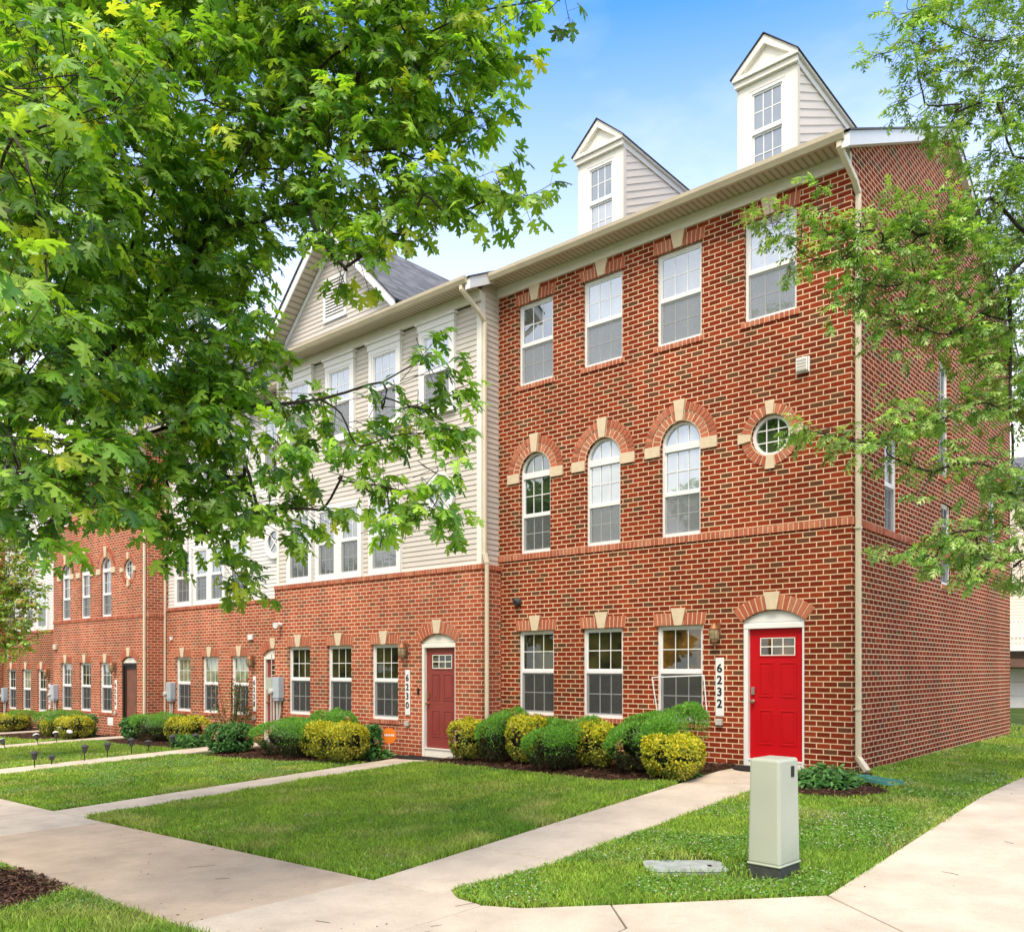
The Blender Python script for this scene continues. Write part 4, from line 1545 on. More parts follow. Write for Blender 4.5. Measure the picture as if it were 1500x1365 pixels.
hB = sided_house(-6.66, -0.55, -0.20, 'beige sided townhouse over brick, with a maroon front door and number 6230', '6230', 'brick_pale', 'siding', M['maroon_door'], 'panel',
                 ('pane_dark', 'pane_dark', 'pane_dark'), True, -6.78)
downspout(hB, [(-0.10, -0.44, 8.78), (-0.10, -0.44, 8.70), (-0.01, -0.06, 8.38), (-0.01, 0.10, 8.25), (-0.01, 0.10, 3.86), (0.055, 0.09, 3.68), (0.055, 0.09, -0.1)])
meter_set(hB, -6.50, 0.98, True)
v = MB()
v.tube([(-6.5, -0.004, 2.72), (-6.5, -0.08, 2.74)], [0.05, 0.045], 12)
v.tube([(-6.5, -0.06, 2.72), (-6.46, -0.2, 2.70)], [0.045, 0.075], 12)
v.build('flood_light', M['white'], hB)
misc_box(hB, 'vent_hood', -0.78, -0.56, 5.90, 6.14, 0.03, M['gutter'])
v = MB(); v.box(-1.745, -1.70, -0.03, -0.004, 1.16, 1.30)
v.build('doorbell', M['black'], hB, bevel=0.006)

hC = sided_house(-13.46, 0.22, -0.38, 'white sided townhouse over pale brick, numbered 6228, behind the rose bush', '6228', 'brick_pale', 'siding_white', M['maroon_door'], 'panel',
                 ('pane_curtain', 'pane_curtain', 'pane_curtain'), True, -6.9)
downspout(hC, [(-6.78, -0.44, 8.78), (-6.78, -0.06, 8.38), (-6.78, -0.05, 8.2), (-6.78, -0.05, -0.1)])
meter_set(hC, -6.35, 0.95)
misc_box(hC, 'vent_hood', -2.3, -2.1, 2.62, 2.76, 0.06, M['white'])
misc_box(hC, 'vent_hood', -6.5, -6.38, 2.70, 2.80, 0.05, M['white'])

hD = brick_house(-20.25, -0.35, -0.53, 'brick townhouse with a black storm door, numbered 6226, left of the white sided house', '6226', 'brick_pale', M['brown_door'], 'storm',
                 ('pane_mid', 'pane_dark', 'pane_mid'), False, True, -6.85)
downspout(hD, [(-0.10, -0.44, 8.78), (-0.10, -0.06, 8.38), (-0.10, -0.05, 8.2), (-0.10, -0.05, 0.0)])
meter_set(hD, -6.55, 0.95)
misc_box(hD, 'vent_hood', -6.75, -6.5, 2.66, 2.84, 0.07, M['gutter'])

hE = sided_house(-27.1, 0.3, -0.75, 'white sided townhouse over red brick, second from the left edge of the photo', '6224', 'brick', 'siding_white', M['maroon_door'], 'panel',
                 ('pane_dark', 'pane_curtain', 'pane_dark'), False, -6.7)
meter_set(hE, -6.35, 0.95)
v = MB(); v.tube([(-6.0, -0.004, 2.72), (-5.95, -0.14, 2.70)], [0.05, 0.08], 12)
v.build('flood_light', M['white'], hE)
hF = brick_house(-33.8, -0.1, -0.85, 'farthest brick townhouse, only a strip showing at the left edge', '6222', 'brick', M['maroon_door'], 'panel',
                 ('pane_dark', 'pane_dark', 'pane_dark'), False)
downspout(hF, [(-0.10, -0.44, 8.78), (-0.10, -0.06, 8.38), (-0.10, -0.05, 8.2), (-0.10, -0.05, 0.0)])


# ------------------------------------------------------------------ building across the alley
def alley_house():
    h = thing('alley_house', 'cream sided house with white balcony rail and garage across the alley', 'house', (0, 27.5, -0.45))
    T = FRONT
    s = MB(); lap_siding(s, -14, 6, 3.2, 9.0, T, 0.0, 0.13)
    s.build('siding', M['siding_pink'], h)
    b = MB()
    b.face([(-14, 0.02, -1), (6, 0.02, -1), (6, 0.02, 3.2), (-14, 0.02, 3.2)])
    b.box(-14, 6, 0.03, 9, -1, 8.9)
    b.build('wall', M['garage'], h)
    r = MB()
    r.face([(-14, -.4, 8.95), (6.3, -.4, 8.95), (6.3, 5, 11.6), (-14, 5, 11.6)], [(-14, 0), (6.3, 0), (6.3, 6), (-14, 6)])
    r.face([(-14, 10, 8.95), (6.3, 10, 8.95), (6.3, 5, 11.6), (-14, 5, 11.6)], [(-14, 0), (6.3, 0), (6.3, 6), (-14, 6)])
    r.build('roof', M['shingle'], h)
    dk = MB()
    dk.box(-14, 6, -1.3, -0.02, 2.62, 2.86)
    deck = dk.build('balcony', M['white'], h)
    bm_ = MB(); bm_.box(-14, 6, -1.2, -0.03, 1.98, 2.3)
    bm_.build('beam', M['brown_beam'], deck)
    rl = MB()
    x = -13.9
    while x < 6:
        rl.box(x, x + 0.045, -1.26, -1.21, 2.87, 3.78); x += 0.14
    rl.box(-14, 6, -1.28, -1.19, 3.78, 3.85); rl.box(-14, 6, -1.27, -1.20, 2.96, 3.02)
    rl.build('railing', M['white'], deck)
    for c in (-11.5, -7.2, -3.1, 1.0):
        g = MB()
        for k in range(4):
            g.box(c - 1.25, c + 1.25, -0.05, 0.01, -0.3 + 0.56 * k, 0.25 + 0.56 * k)
        g.box(c - 1.36, c - 1.26, -0.07, 0.01, -0.4, 1.97); g.box(c + 1.26, c + 1.36, -0.07, 0.01, -0.4, 1.97)
        g.build('garage_door', M['white'] if c < 0 else M['white'], h, bevel=0.01)
        for u in (c - 0.9, c + 0.5):
            sash_window(h, u, u + 0.8, 3.3, 4.9, T, 'pane_mid', 'pane_mid', 0.5, False, False, False, d=-0.09)
            sash_window(h, u, u + 0.8, 6.3, 7.8, T, 'pane_sky', 'pane_sky', 0.5, False, False, False, d=-0.09)


alley_house()


# ------------------------------------------------------------------ leaves
def half_leaf(mid, half_faces):
    """mirror a half outline into a folded leaf of triangles"""
    V = []; F = []
    for side in (1, -1):
        for fc in half_faces:
            i = len(V)
            for x, y in fc:
                V.append((x, y * side, -0.30 * abs(y) - 0.26 * x * x - 0.10 * y * y))
            for k in range(1, len(fc) - 1):
                F.append((i, i + k, i + k + 1))
    return np.array(V, float), np.array(F, int)


MAPLE = half_leaf(None, [
    [(0, 0), (.26, 0), (.22, .16), (.17, .24), (.12, .36), (.02, .44), (.04, .30), (-.06, .24), (-.03, .12)],
    [(.26, 0), (.45, 0), (.43, .10), (.47, .22), (.55, .28), (.56, .42), (.50, .58), (.42, .46), (.33, .44), (.30, .28), (.22, .16)],
    [(.45, 0), (1.0, 0), (.86, .07), (.80, .20), (.72, .12), (.66, .14), (.62, .26), (.55, .15), (.43, .10)]])
OAK = half_leaf(None, [
    [(0, 0), (.22, 0), (.20, .05), (.22, .26), (.12, .14), (.08, .04)],
    [(.22, 0), (.5, 0), (.48, .05), (.62, .36), (.44, .24), (.32, .06)],
    [(.5, 0), (1.0, 0), (.80, .06), (.86, .22), (.70, .13), (.60, .04)]])
OVAL = half_leaf(None, [[(0, 0), (1.0, 0), (.75, .20), (.45, .27), (.18, .18)]])


def norm(a): return a / np.maximum(np.linalg.norm(a, axis=-1, keepdims=True), 1e-9)


def leaves(tmpl, P, Dr, Nm, S):
    T, F = tmpl
    x = norm(Dr)
    z = norm(Nm - (Nm * x).sum(1, keepdims=True) * x)
    y = np.cross(z, x)
    V = P[:, None] + S[:, None, None] * (T[None, :, 0:1] * x[:, None] + T[None, :, 1:2] * y[:, None] + T[None, :, 2:3] * z[:, None])
    n, m = len(P), len(T)
    FF = (F[None] + (np.arange(n) * m)[:, None, None]).reshape(-1, 3)
    return V.reshape(-1, 3), FF


def sticks(A, B, wd):
    """thin three-sided stalks from A to B as triangles"""
    n = len(A)
    t = norm(B - A)
    u = norm(np.cross(t, np.array([0.31, 0.2, 0.93])))
    v = np.cross(t, u)
    ring = []
    for k in range(3):
        a = 2 * PI * k / 3
        ring.append(math.cos(a) * u + math.sin(a) * v)
    V = np.stack([A + wd[:, None] * r for r in ring] + [B + 0.6 * wd[:, None] * r for r in ring], 1)
    f = []
    for k in range(3):
        k2 = (k + 1) % 3
        f += [(k, k2, 3 + k2), (k, 3 + k2, 3 + k)]
    FF = (np.array(f)[None] + (np.arange(n) * 6)[:, None, None]).reshape(-1, 3)
    return V.reshape(-1, 3), FF


def rand_unit(n):
    a = nrg.normal(size=(n, 3))
    return norm(a)


class Skeleton:
    def __init__(s):
        s.P = []; s.par = []

    def add(s, p, par):
        s.P.append(np.array(p, float)); s.par.append(par)
        return len(s.P) - 1

    def path(s, pts, par):
        for p in pts: par = s.add(p, par)
        return par

    def nearest(s, p, bias=None):
        A = np.array(s.P)
        d = np.linalg.norm(A - p, axis=1)
        if bias is not None: d = d + 0.25 * np.linalg.norm(A - bias, axis=1)
        return int(np.argmin(d))

    def grow(s, target, base, step=0.45, wob=0.10):
        k = s.nearest(target, base)
        a = s.P[k]
        n = max(1, int(np.linalg.norm(target - a) / step))
        par = k
        for i in range(1, n + 1):
            t = i / n
            p = a + (target - a) * t
            if i < n: p = p + nrg.normal(size=3) * wob * (1 - abs(2 * t - 1)) + np.array([0, 0, 0.06 * math.sin(PI * t)])
            par = s.add(p, par)
        return par

    def mesh(s, tip, power=2.3, rmax=None):
        n = len(s.P)
        w = np.zeros(n)
        ch = [[] for _ in range(n)]
        for i, p in enumerate(s.par):
            if p >= 0: ch[p].append(i)
        r = np.zeros(n)
        for i in range(n - 1, -1, -1):
            r[i] = tip if not ch[i] else sum(r[c] ** power for c in ch[i]) ** (1 / power) + 0.0006
        if rmax: r = np.minimum(r, rmax)
        mb = MB()
        todo = [(i, None) for i in range(n) if s.par[i] < 0]
        while todo:
            i, fr = todo.pop()
            chain = ([fr] if fr is not None else []) + [i]
            k = i
            while ch[k]:
                c = sorted(ch[k], key=lambda q: -r[q])
                for o in c[1:]: todo.append((o, k))
                k = c[0]
                chain.append(k)
            P = [s.P[q] for q in chain]
            rr = [r[q] for q in chain]
            if fr is not None: rr[0] = min(r[fr], rr[1] * 1.3)
            if len(P) < 2: continue
            Q = []; qr = []
            for j in range(len(P) - 1):
                p0, p1, p2, p3 = P[max(j - 1, 0)], P[j], P[j + 1], P[min(j + 2, len(P) - 1)]
                for t in (0, .34, .67):
                    Q.append(0.5 * (2 * p1 + (p2 - p0) * t + (2 * p0 - 5 * p1 + 4 * p2 - p3) * t * t + (3 * p1 - p0 - 3 * p2 + p3) * t ** 3))
                    qr.append(rr[j] * (1 - t) + rr[j + 1] * t)
            Q.append(P[-1]); qr.append(rr[-1] * 0.7)
            mb.tube(Q, qr, 9 if max(qr) > 0.02 else 5)
        return mb


def crown(blobs, base, skel, tmpl, mat, parent, per_m3, size, cols, young, ycol, pairs=3, droop=0.5, stalk=0.08, petcol=(0.20, 0.07, 0.03), spread=0.30):
    """leaf shoots filling every blob; each blob = (centre, radius[, density])"""
    PP = []; DD = []; NN = []; SS = []; CC = []
    SA = []; SB = []; SW = []; SC = []
    for b in blobs:
        c, r = np.array(b[0]), b[1]
        dens = b[2] if len(b) > 2 else 1.0
        n = max(3, int(per_m3 * dens * r ** 2.4 * 4.19))
        u = rand_unit(n)
        rad = r * nrg.uniform(0.25, 1.0, n) ** 0.5
        q = c + u * rad[:, None] * np.array([1.0, 1.0, 0.72])
        out = norm(norm(q - base) * 0.55 + u * 0.7 + nrg.normal(size=(n, 3)) * 0.25 + np.array([0, 0, -0.05]))
        ln = nrg.uniform(0.6, 1.25, n) * spread
        # twig back into the blob
        SA.append(q - out * ln[:, None] * 1.5); SB.append(q + out * ln[:, None]); SW.append(np.full(n, 0.0032)); SC.append(np.tile((0.055, 0.042, 0.030), (n, 1)))
        yg = nrg.uniform(size=n) < young
        clump = rng.uniform(0.82, 1.2)
        tone = nrg.uniform(size=n)
        for k in range(pairs):
            t = (k + 0.6) / pairs
            for s_ in (-1, 1):
                p0 = q + out * (ln * t)[:, None]
                up = np.array([0, 0, 1.0])
                side = norm(np.cross(out, up) + nrg.normal(size=(n, 3)) * 0.35) * s_
                d = norm(out * (0.35 + 0.5 * t) + side * 0.8 + np.array([0, 0, -droop]) * nrg.uniform(0.3, 1.1, (n, 1)) + nrg.normal(size=(n, 3)) * 0.18)
                pd = norm(d + np.array([0, 0, 0.55]))
                pl = stalk * nrg.uniform(0.6, 1.3, n)
                p1 = p0 + pd * pl[:, None]
                nm = norm(np.array([0, 0, 1.0]) + out * 0.35 + nrg.normal(size=(n, 3)) * 0.38)
                sz = size * nrg.uniform(0.65, 1.15, n) * np.where(yg, 0.85, 1.0)
                PP.append(p1); DD.append(d); NN.append(nm); SS.append(sz)
                col = np.array(cols)[nrg.integers(0, len(cols), n)] * nrg.uniform(0.75, 1.25, (n, 1)) * (0.8 + 0.4 * tone)[:, None] * clump
                yc = np.array(ycol) * nrg.uniform(0.8, 1.15, (n, 1))
                col = np.where((yg & (nrg.uniform(size=n) < 0.85))[:, None], yc, col)
                CC.append(col)
                SA.append(p0); SB.append(p1); SW.append(np.full(n, 0.0014)); SC.append(np.tile(petcol, (n, 1)))
        # a leaf at the tip
        d = norm(out + np.array([0, 0, -0.4]) + nrg.normal(size=(n, 3)) * 0.2)
        PP.append(q + out * ln[:, None]); DD.append(d); NN.append(norm(np.array([0, 0, 1.0]) + nrg.normal(size=(n, 3)) * 0.4)); SS.append(size * nrg.uniform(0.5, 0.95, n))
        col = np.array(cols)[nrg.integers(0, len(cols), n)] * nrg.uniform(0.85, 1.3, (n, 1))
        CC.append(np.where(yg[:, None], np.array(ycol) * np.array([1.15, 1.0, 0.7]), col))
    P, Dr, Nm, S, C = map(np.concatenate, (PP, DD, NN, SS, CC))
    V, F = leaves(tmpl, P, Dr, Nm, S)
    m = len(tmpl[0])
    A, B, Wd, SCc = map(np.concatenate, (SA, SB, SW, SC))
    V2, F2 = sticks(A, B, Wd)
    tint = np.concatenate([np.repeat(C, m, 0), np.repeat(SCc, 6, 0)])
    return mesh_np('crown', np.concatenate([V, V2]), np.concatenate([F, F2 + len(V)]), mat, parent, tint), len(P)


def bl(px, py, Z, rpx, dens=1.0): return (at(px, py, Z), rpx * Z / 1250.0, dens)


# the maple whose trunk stands in the mulch ring just left of the picture
MX, MY = -4.05, -10.0
mz = H(MX, MY)
maple = thing('maple_tree', 'large leafy maple filling the upper left of the picture, rooted in a mulch ring', 'tree', (0, 0, 0))
sk = Skeleton()
b0 = sk.add((MX, MY, mz - 0.1), -1)
b1 = sk.path([(MX, MY, mz + 0.5), (MX + .02, MY, mz + 1.2), (MX + .03, MY + .02, mz + 1.9), (MX + .05, MY + .05, mz + 2.5)], b0)
sk.path([at(-30, 610, 7.3), at(60, 500, 7.3), at(125, 385, 7.2), at(160, 260, 7.1), at(178, 160, 7.0), at(198, 30, 7.0), at(215, -120, 7.0), at(225, -280, 7.0), at(230, -450, 7.0)], b1)
sk.path([at(0, 640, 7.0), at(110, 560, 6.9), at(212, 462, 6.7), at(255, 415, 6.6), at(292, 372, 6.5), at(330, 280, 6.4), at(400, 170, 6.3), at(520, 60, 6.2), at(640, -40, 6.2)], b1)
sk.path([at(-110, 560, 7.6), at(-140, 380, 7.8), at(-160, 200, 7.9), at(-150, 0, 8.0), at(-140, -250, 8.0), at(-120, -450, 8.0)], b1)
sk.path([at(-120, 620, 6.8), at(-60, 480, 6.0), at(-20, 330, 5.2), at(20, 200, 4.5)], b1)
sk.path([at(60, 690, 6.9), at(200, 640, 6.7), at(340, 600, 6.6), at(470, 585, 6.5), at(560, 560, 6.4), at(630, 520, 6.4)], b1)
sk.path([at(-180, 600, 8.2), at(-300, 450, 9.0), at(-420, 250, 9.8)], b1)
BM = [
    # top band, above the sky gap
    bl(60, 60, 6.4, 110), bl(200, 40, 7.0, 120), bl(340, 30, 6.8, 115), bl(470, 40, 6.4, 110), bl(590, 30, 6.2, 95), bl(690, 20, 6.0, 75), bl(770, 5, 6.0, 45, .8), bl(825, -5, 6.0, 28, .8),
    bl(120, 170, 5.6, 120), bl(280, 150, 6.2, 110), bl(410, 140, 6.6, 100), bl(520, 130, 6.3, 95), bl(620, 120, 6.0, 80), bl(690, 105, 6.0, 55, .8), bl(735, 75, 5.9, 38, .8),
    bl(60, 280, 5.2, 110), bl(230, 270, 6.3, 100), bl(370, 250, 6.4, 100), bl(490, 230, 6.2, 85), bl(580, 220, 6.1, 75), bl(650, 195, 6.0, 50), bl(690, 165, 5.9, 28, .8),
    bl(560, 300, 6.0, 60), bl(620, 285, 5.9, 52), bl(668, 270, 5.9, 32, .9), bl(500, 315, 6.0, 38, .9), bl(555, 345, 6.0, 36, .8), bl(440, 298, 6.3, 40), bl(600, 338, 5.9, 24, .8), bl(655, 318, 5.9, 20, .8),
    bl(735, 270, 5.8, 18, .9), bl(772, 288, 5.8, 18, .9), bl(710, 295, 5.8, 14, .8), bl(505, 392, 5.9, 22, .8), bl(470, 352, 6.0, 16, .8), bl(530, 375, 5.9, 18, .7),
    # the dense middle
    bl(100, 400, 6.0, 110), bl(220, 380, 6.8, 90), bl(320, 370, 6.6, 80), bl(372, 330, 6.4, 42), bl(350, 440, 6.5, 36), bl(60, 520, 5.2, 100), bl(180, 510, 6.4, 100), bl(290, 500, 6.6, 90), bl(345, 525, 6.5, 48),
    bl(100, 620, 5.8, 100), bl(220, 620, 6.6, 100), bl(335, 610, 6.6, 72), bl(430, 592, 6.4, 44), bl(385, 530, 6.4, 26, .9), bl(375, 480, 6.4, 18, .8),
    bl(30, 690, 5.4, 85), bl(140, 710, 5.6, 75), bl(250, 720, 6.6, 75), bl(350, 700, 6.5, 75), bl(435, 668, 6.4, 50), bl(300, 790, 6.5, 50), bl(340, 830, 6.5, 36), bl(385, 770, 6.4, 50), bl(360, 865, 6.5, 16, .8), bl(200, 765, 6.3, 35, .9), bl(60, 760, 5.2, 40, .8),
    # the low limb reaching right
    bl(500, 606, 6.4, 36), bl(560, 600, 6.4, 30), bl(602, 595, 6.3, 25, .9), bl(634, 600, 6.3, 30, .9), bl(653, 585, 6.3, 20, .8), bl(622, 522, 6.3, 12, .8), bl(634, 545, 6.3, 13, .8), bl(567, 640, 6.4, 22, .8), bl(606, 635, 6.3, 28, .9), bl(644, 632, 6.3, 14, .8),
    bl(500, 700, 6.4, 36, .8), bl(560, 712, 6.3, 26, .8), bl(591, 720, 6.3, 34, .9), bl(626, 725, 6.2, 26, .9), bl(644, 748, 6.2, 16, .8), bl(606, 760, 6.2, 26, .9), bl(575, 768, 6.3, 18, .8), bl(450, 745, 6.4, 36, .9), bl(520, 650, 6.4, 34, .8), bl(641, 690, 6.2, 14, .7),
    # boughs hanging nearer the lens
    bl(20, 130, 3.9, 95, .55), bl(110, 110, 4.1, 70, .6), bl(180, 140, 4.3, 55, .6), bl(40, 250, 3.8, 80, .5), bl(15, 440, 3.7, 70, .5), bl(70, 430, 3.9, 45, .6), bl(20, 640, 3.9, 70, .5), bl(90, 650, 4.2, 50, .6), bl(160, 680, 4.4, 40, .6), bl(110, 745, 4.3, 35, .5), bl(60, 330, 4.2, 60, .5),
    # the rest of the head, out of the picture
    (at(-150, 150, 8.5), 1.3, .5), (at(-200, 450, 8.5), 1.3, .5), (at(-250, 250, 7.0), 1.3, .5), (at(-380, 300, 9.0), 1.4, .4), (at(-150, -150, 8.0), 1.4, .5), (at(150, -150, 7.5), 1.3, .5), (at(400, -130, 7.0), 1.2, .5), (at(620, -100, 6.6), .8, .5),
    (at(60, -350, 7.8), 1.3, .4), (at(300, -300, 7.4), 1.2, .4), (at(-200, -400, 8.2), 1.3, .4), (at(60, 100, 9.0), 1.3, .5), (at(200, 300, 9.2), 1.2, .5), (at(40, 450, 9.2), 1.2, .5), (at(250, 520, 8.8), 1.0, .5), (at(-100, 650, 9.0), 1.1, .4), (at(-200, 100, 5.6), 1.2, .3), (at(-200, 400, 5.2), 1.1, .3), (at(-420, 450, 7.6), 1.2, .4),
]
mbase = np.array((MX, MY, 4.0))
order = sorted(range(len(BM)), key=lambda k: np.linalg.norm(BM[k][0] - mbase))
for k in order:
    c, r = BM[k][0], BM[k][1]
    sk.grow(c, mbase, 0.4, 0.07)
    for _ in range(1 if r < 0.3 else 3):
        sk.grow(c + rand_unit(1)[0] * r * 0.75 * np.array([1, 1, .7]), mbase, 0.3, 0.04)
sk.mesh(0.0026, 2.6, 0.19).build('trunk', M['bark_dark'], maple, smooth=True)
MCOL = [(0.140, 0.300, 0.036), (0.185, 0.370, 0.040), (0.260, 0.470, 0.054), (0.075, 0.195, 0.034), (0.370, 0.570, 0.085)]
_, n_m = crown(BM, mbase, sk, MAPLE, M['maple'], maple, 64, 0.128, MCOL, 0.06, (0.48, 0.60, 0.06), 3, 0.80, 0.080, (0.22, 0.16, 0.04), 0.17)

# the oak at the right, trunk just outside the picture
OX, OY = 4.75, -1.2
oz = H(OX, OY)
oak = thing('oak_tree', 'young oak with thin lobed leaves reaching in from the right edge', 'tree', (0, 0, 0))
so_ = Skeleton()
o0 = so_.add((OX, OY, oz - 0.1), -1)
o1 = so_.path([(OX, OY, oz + 0.8), (OX - .02, OY, oz + 1.8)], o0)
for k, pts in enumerate([
        [at(1660, 700, 9.2), at(1600, 560, 9.1), at(1500, 470, 9.0)],
]):
    pass
top = o1
lv = []
for z in np.arange(2.4, 9.6, 0.5):
    top = so_.add((OX - 0.03 * z / 2, OY + 0.02 * z, oz + z), top)
    lv.append(top)
ob = np.array((OX, OY, 4.0))
BO = [
    bl(1130, 325, 8.6, 26, .9), bl(1155, 350, 8.6, 26, .9), bl(1165, 385, 8.6, 22, .8), bl(1195, 275, 8.6, 16, .8), bl(1200, 310, 8.6, 24, .9), bl(1215, 345, 8.6, 26), bl(1205, 380, 8.6, 22), bl(1240, 375, 8.6, 30), bl(1260, 340, 8.6, 28), bl(1290, 365, 8.7, 34), bl(1315, 320, 8.7, 28), bl(1315, 285, 8.7, 16, .8), bl(1345, 345, 8.7, 34), bl(1375, 310, 8.8, 30), bl(1385, 360, 8.8, 36), bl(1420, 330, 8.8, 36), bl(1420, 390, 8.9, 40), bl(1450, 290, 8.9, 34),
    bl(1260, 410, 8.6, 28), bl(1300, 420, 8.7, 34), bl(1340, 405, 8.7, 34), bl(1380, 430, 8.8, 38), bl(1215, 445, 8.6, 20, .9), bl(1245, 440, 8.6, 22, .9), bl(1300, 470, 8.7, 26), bl(1340, 475, 8.8, 34), bl(1390, 490, 8.8, 36), bl(1440, 460, 8.9, 40), bl(1480, 400, 9.0, 40), bl(1480, 470, 9.0, 40), bl(1430, 530, 8.9, 34), bl(1320, 515, 8.7, 20, .8), bl(1285, 500, 8.7, 16, .7), bl(1480, 545, 9.0, 36),
    bl(1175, 630, 8.5, 22), bl(1205, 635, 8.5, 24), bl(1240, 645, 8.6, 24), bl(1270, 650, 8.6, 26), bl(1305, 625, 8.6, 28), bl(1300, 665, 8.6, 20, .9), bl(1340, 610, 8.7, 26), bl(1375, 615, 8.7, 28), bl(1375, 590, 8.7, 20, .8), bl(1410, 600, 8.8, 28), bl(1445, 590, 8.8, 30), bl(1480, 610, 8.9, 34), bl(1310, 590, 8.7, 14, .7), bl(1395, 650, 8.8, 18, .8),
    bl(1330, 680, 8.7, 20, .8), bl(1365, 690, 8.7, 24, .8), bl(1400, 680, 8.8, 24, .8), bl(1440, 680, 8.8, 30), bl(1480, 690, 8.9, 34), bl(1345, 725, 8.7, 16, .7), bl(1420, 715, 8.8, 20, .7),
    bl(1310, 800, 8.5, 18, .9), bl(1340, 805, 8.5, 22), bl(1375, 805, 8.6, 26), bl(1400, 780, 8.6, 26), bl(1380, 760, 8.6, 18, .8), bl(1430, 790, 8.7, 32), bl(1410, 825, 8.7, 26), bl(1450, 825, 8.7, 28), bl(1480, 780, 8.8, 36), bl(1485, 830, 8.8, 30), bl(1350, 835, 8.5, 12, .7), bl(1440, 845, 8.7, 14, .8), bl(1480, 735, 8.8, 30),
    bl(1285, 80, 8.9, 10, .7), bl(1310, 75, 8.9, 18, .8), bl(1335, 60, 8.9, 28, .8), bl(1345, 110, 8.9, 30, .8), bl(1375, 30, 9.0, 40, .5), bl(1395, 90, 9.0, 44, .5), bl(1360, 155, 8.9, 30, .8), bl(1400, 165, 9.0, 44, .5), bl(1440, 60, 9.1, 48, .5), bl(1460, 150, 9.1, 50, .5), bl(1380, 205, 8.9, 22, .7), bl(1440, 220, 9.0, 40, .5), bl(1485, 230, 9.1, 46, .5), bl(1490, 60, 9.2, 50, .5), bl(1330, 15, 8.9, 26, .7), bl(1490, 330, 9.1, 40, .9), bl(1310, 155, 8.9, 9, .5),
    (at(1560, 100, 9.3), .6, .6), (at(1600, 250, 9.2), .7, .6), (at(1580, 420, 9.2), .6, .6), (at(1600, 580, 9.2), .6, .6), (at(1580, 720, 9.0), .6, .6), (at(1680, 150, 9.2), .8, .5), (at(1700, 450, 9.2), .8, .5), (at(1720, 680, 9.2), .7, .5), (at(1420, -60, 9.2), .6, .5), (at(1560, -80, 9.3), .8, .5), (at(1850, 300, 9.5), .8, .5), (at(1850, 550, 9.3), .8, .4), (at(1650, -200, 9.3), .8, .4), (at(1560, 300, 10.4), .8, .5), (at(1560, 560, 10.6), .8, .5), (at(1700, 350, 8.0), .6, .4),
]
for k in sorted(range(len(BO)), key=lambda k: np.linalg.norm((BO[k][0] - ob)[:2])):
    c, r = BO[k][0], BO[k][1]
    # limbs leave the leader a little above the height they reach
    so_.grow(c, np.array((OX, OY, c[2] + 0.5)), 0.4, 0.05)
    so_.grow(c + rand_unit(1)[0] * r * 0.7, np.array((OX, OY, c[2] + 0.5)), 0.3, 0.04)
so_.mesh(0.0030, 2.55, 0.11).build('trunk', M['bark_dark'], oak, smooth=True)
OCOL = [(0.190, 0.350, 0.070), (0.240, 0.420, 0.085), (0.310, 0.490, 0.110), (0.120, 0.250, 0.055), (0.42, 0.56, 0.19)]
_, n_o = crown(BO, ob, so_, OAK, M['oak'], oak, 150, 0.132, OCOL, 0.05, (0.26, 0.27, 0.05), 3, 0.35, 0.022, (0.12, 0.10, 0.04), 0.13)

# small tree with reddening leaves down the row
st = thing('small_tree', 'small young tree with reddish tinged leaves at the left edge, beyond the maple', 'tree', (0, 0, 0))
ss = Skeleton()
tc_ = at(-25, 1080, 18.5)
s0 = ss.add((tc_[0], tc_[1], H(tc_[0], tc_[1]) - 0.1), -1)
ss.path([(tc_[0], tc_[1], tc_[2] + 0.8), (tc_[0] + .03, tc_[1], tc_[2] + 1.6), (tc_[0] + .05, tc_[1], tc_[2] + 2.4), (tc_[0], tc_[1], tc_[2] + 3.4), (tc_[0] + .1, tc_[1], tc_[2] + 4.4)], s0)
BS = [bl(-40, 870, 18.5, 60), bl(10, 850, 18.5, 32), bl(38, 860, 18.4, 24), bl(20, 900, 18.4, 28), bl(45, 885, 18.3, 16), bl(10, 945, 18.4, 22), bl(38, 938, 18.3, 14), bl(20, 815, 18.5, 28), bl(50, 835, 18.5, 14), bl(-10, 780, 18.5, 40), bl(0, 920, 18.4, 30), bl(-70, 900, 18.5, 50), bl(-60, 800, 18.5, 50), bl(58, 932, 18.3, 8)]
sbase = np.array((tc_[0], tc_[1], tc_[2] + 2.5))
for b in BS:
    ss.grow(b[0], sbase, 0.4, 0.05); ss.grow(b[0] + rand_unit(1)[0] * b[1] * .7, sbase, .3, .04)
ss.mesh(0.006, 2.3, 0.06).build('trunk', M['bark'], st, smooth=True)
crown(BS, sbase, ss, OVAL, M['maple'], st, 150, 0.10, [(0.26, 0.48, 0.09), (0.36, 0.56, 0.12), (0.18, 0.38, 0.06), (0.30, 0.50, 0.10), (0.52, 0.36, 0.12), (0.44, 0.56, 0.18)], 0.10, (0.60, 0.40, 0.12), 3, 0.4, 0.02, (0.1, 0.06, 0.03), 0.16)


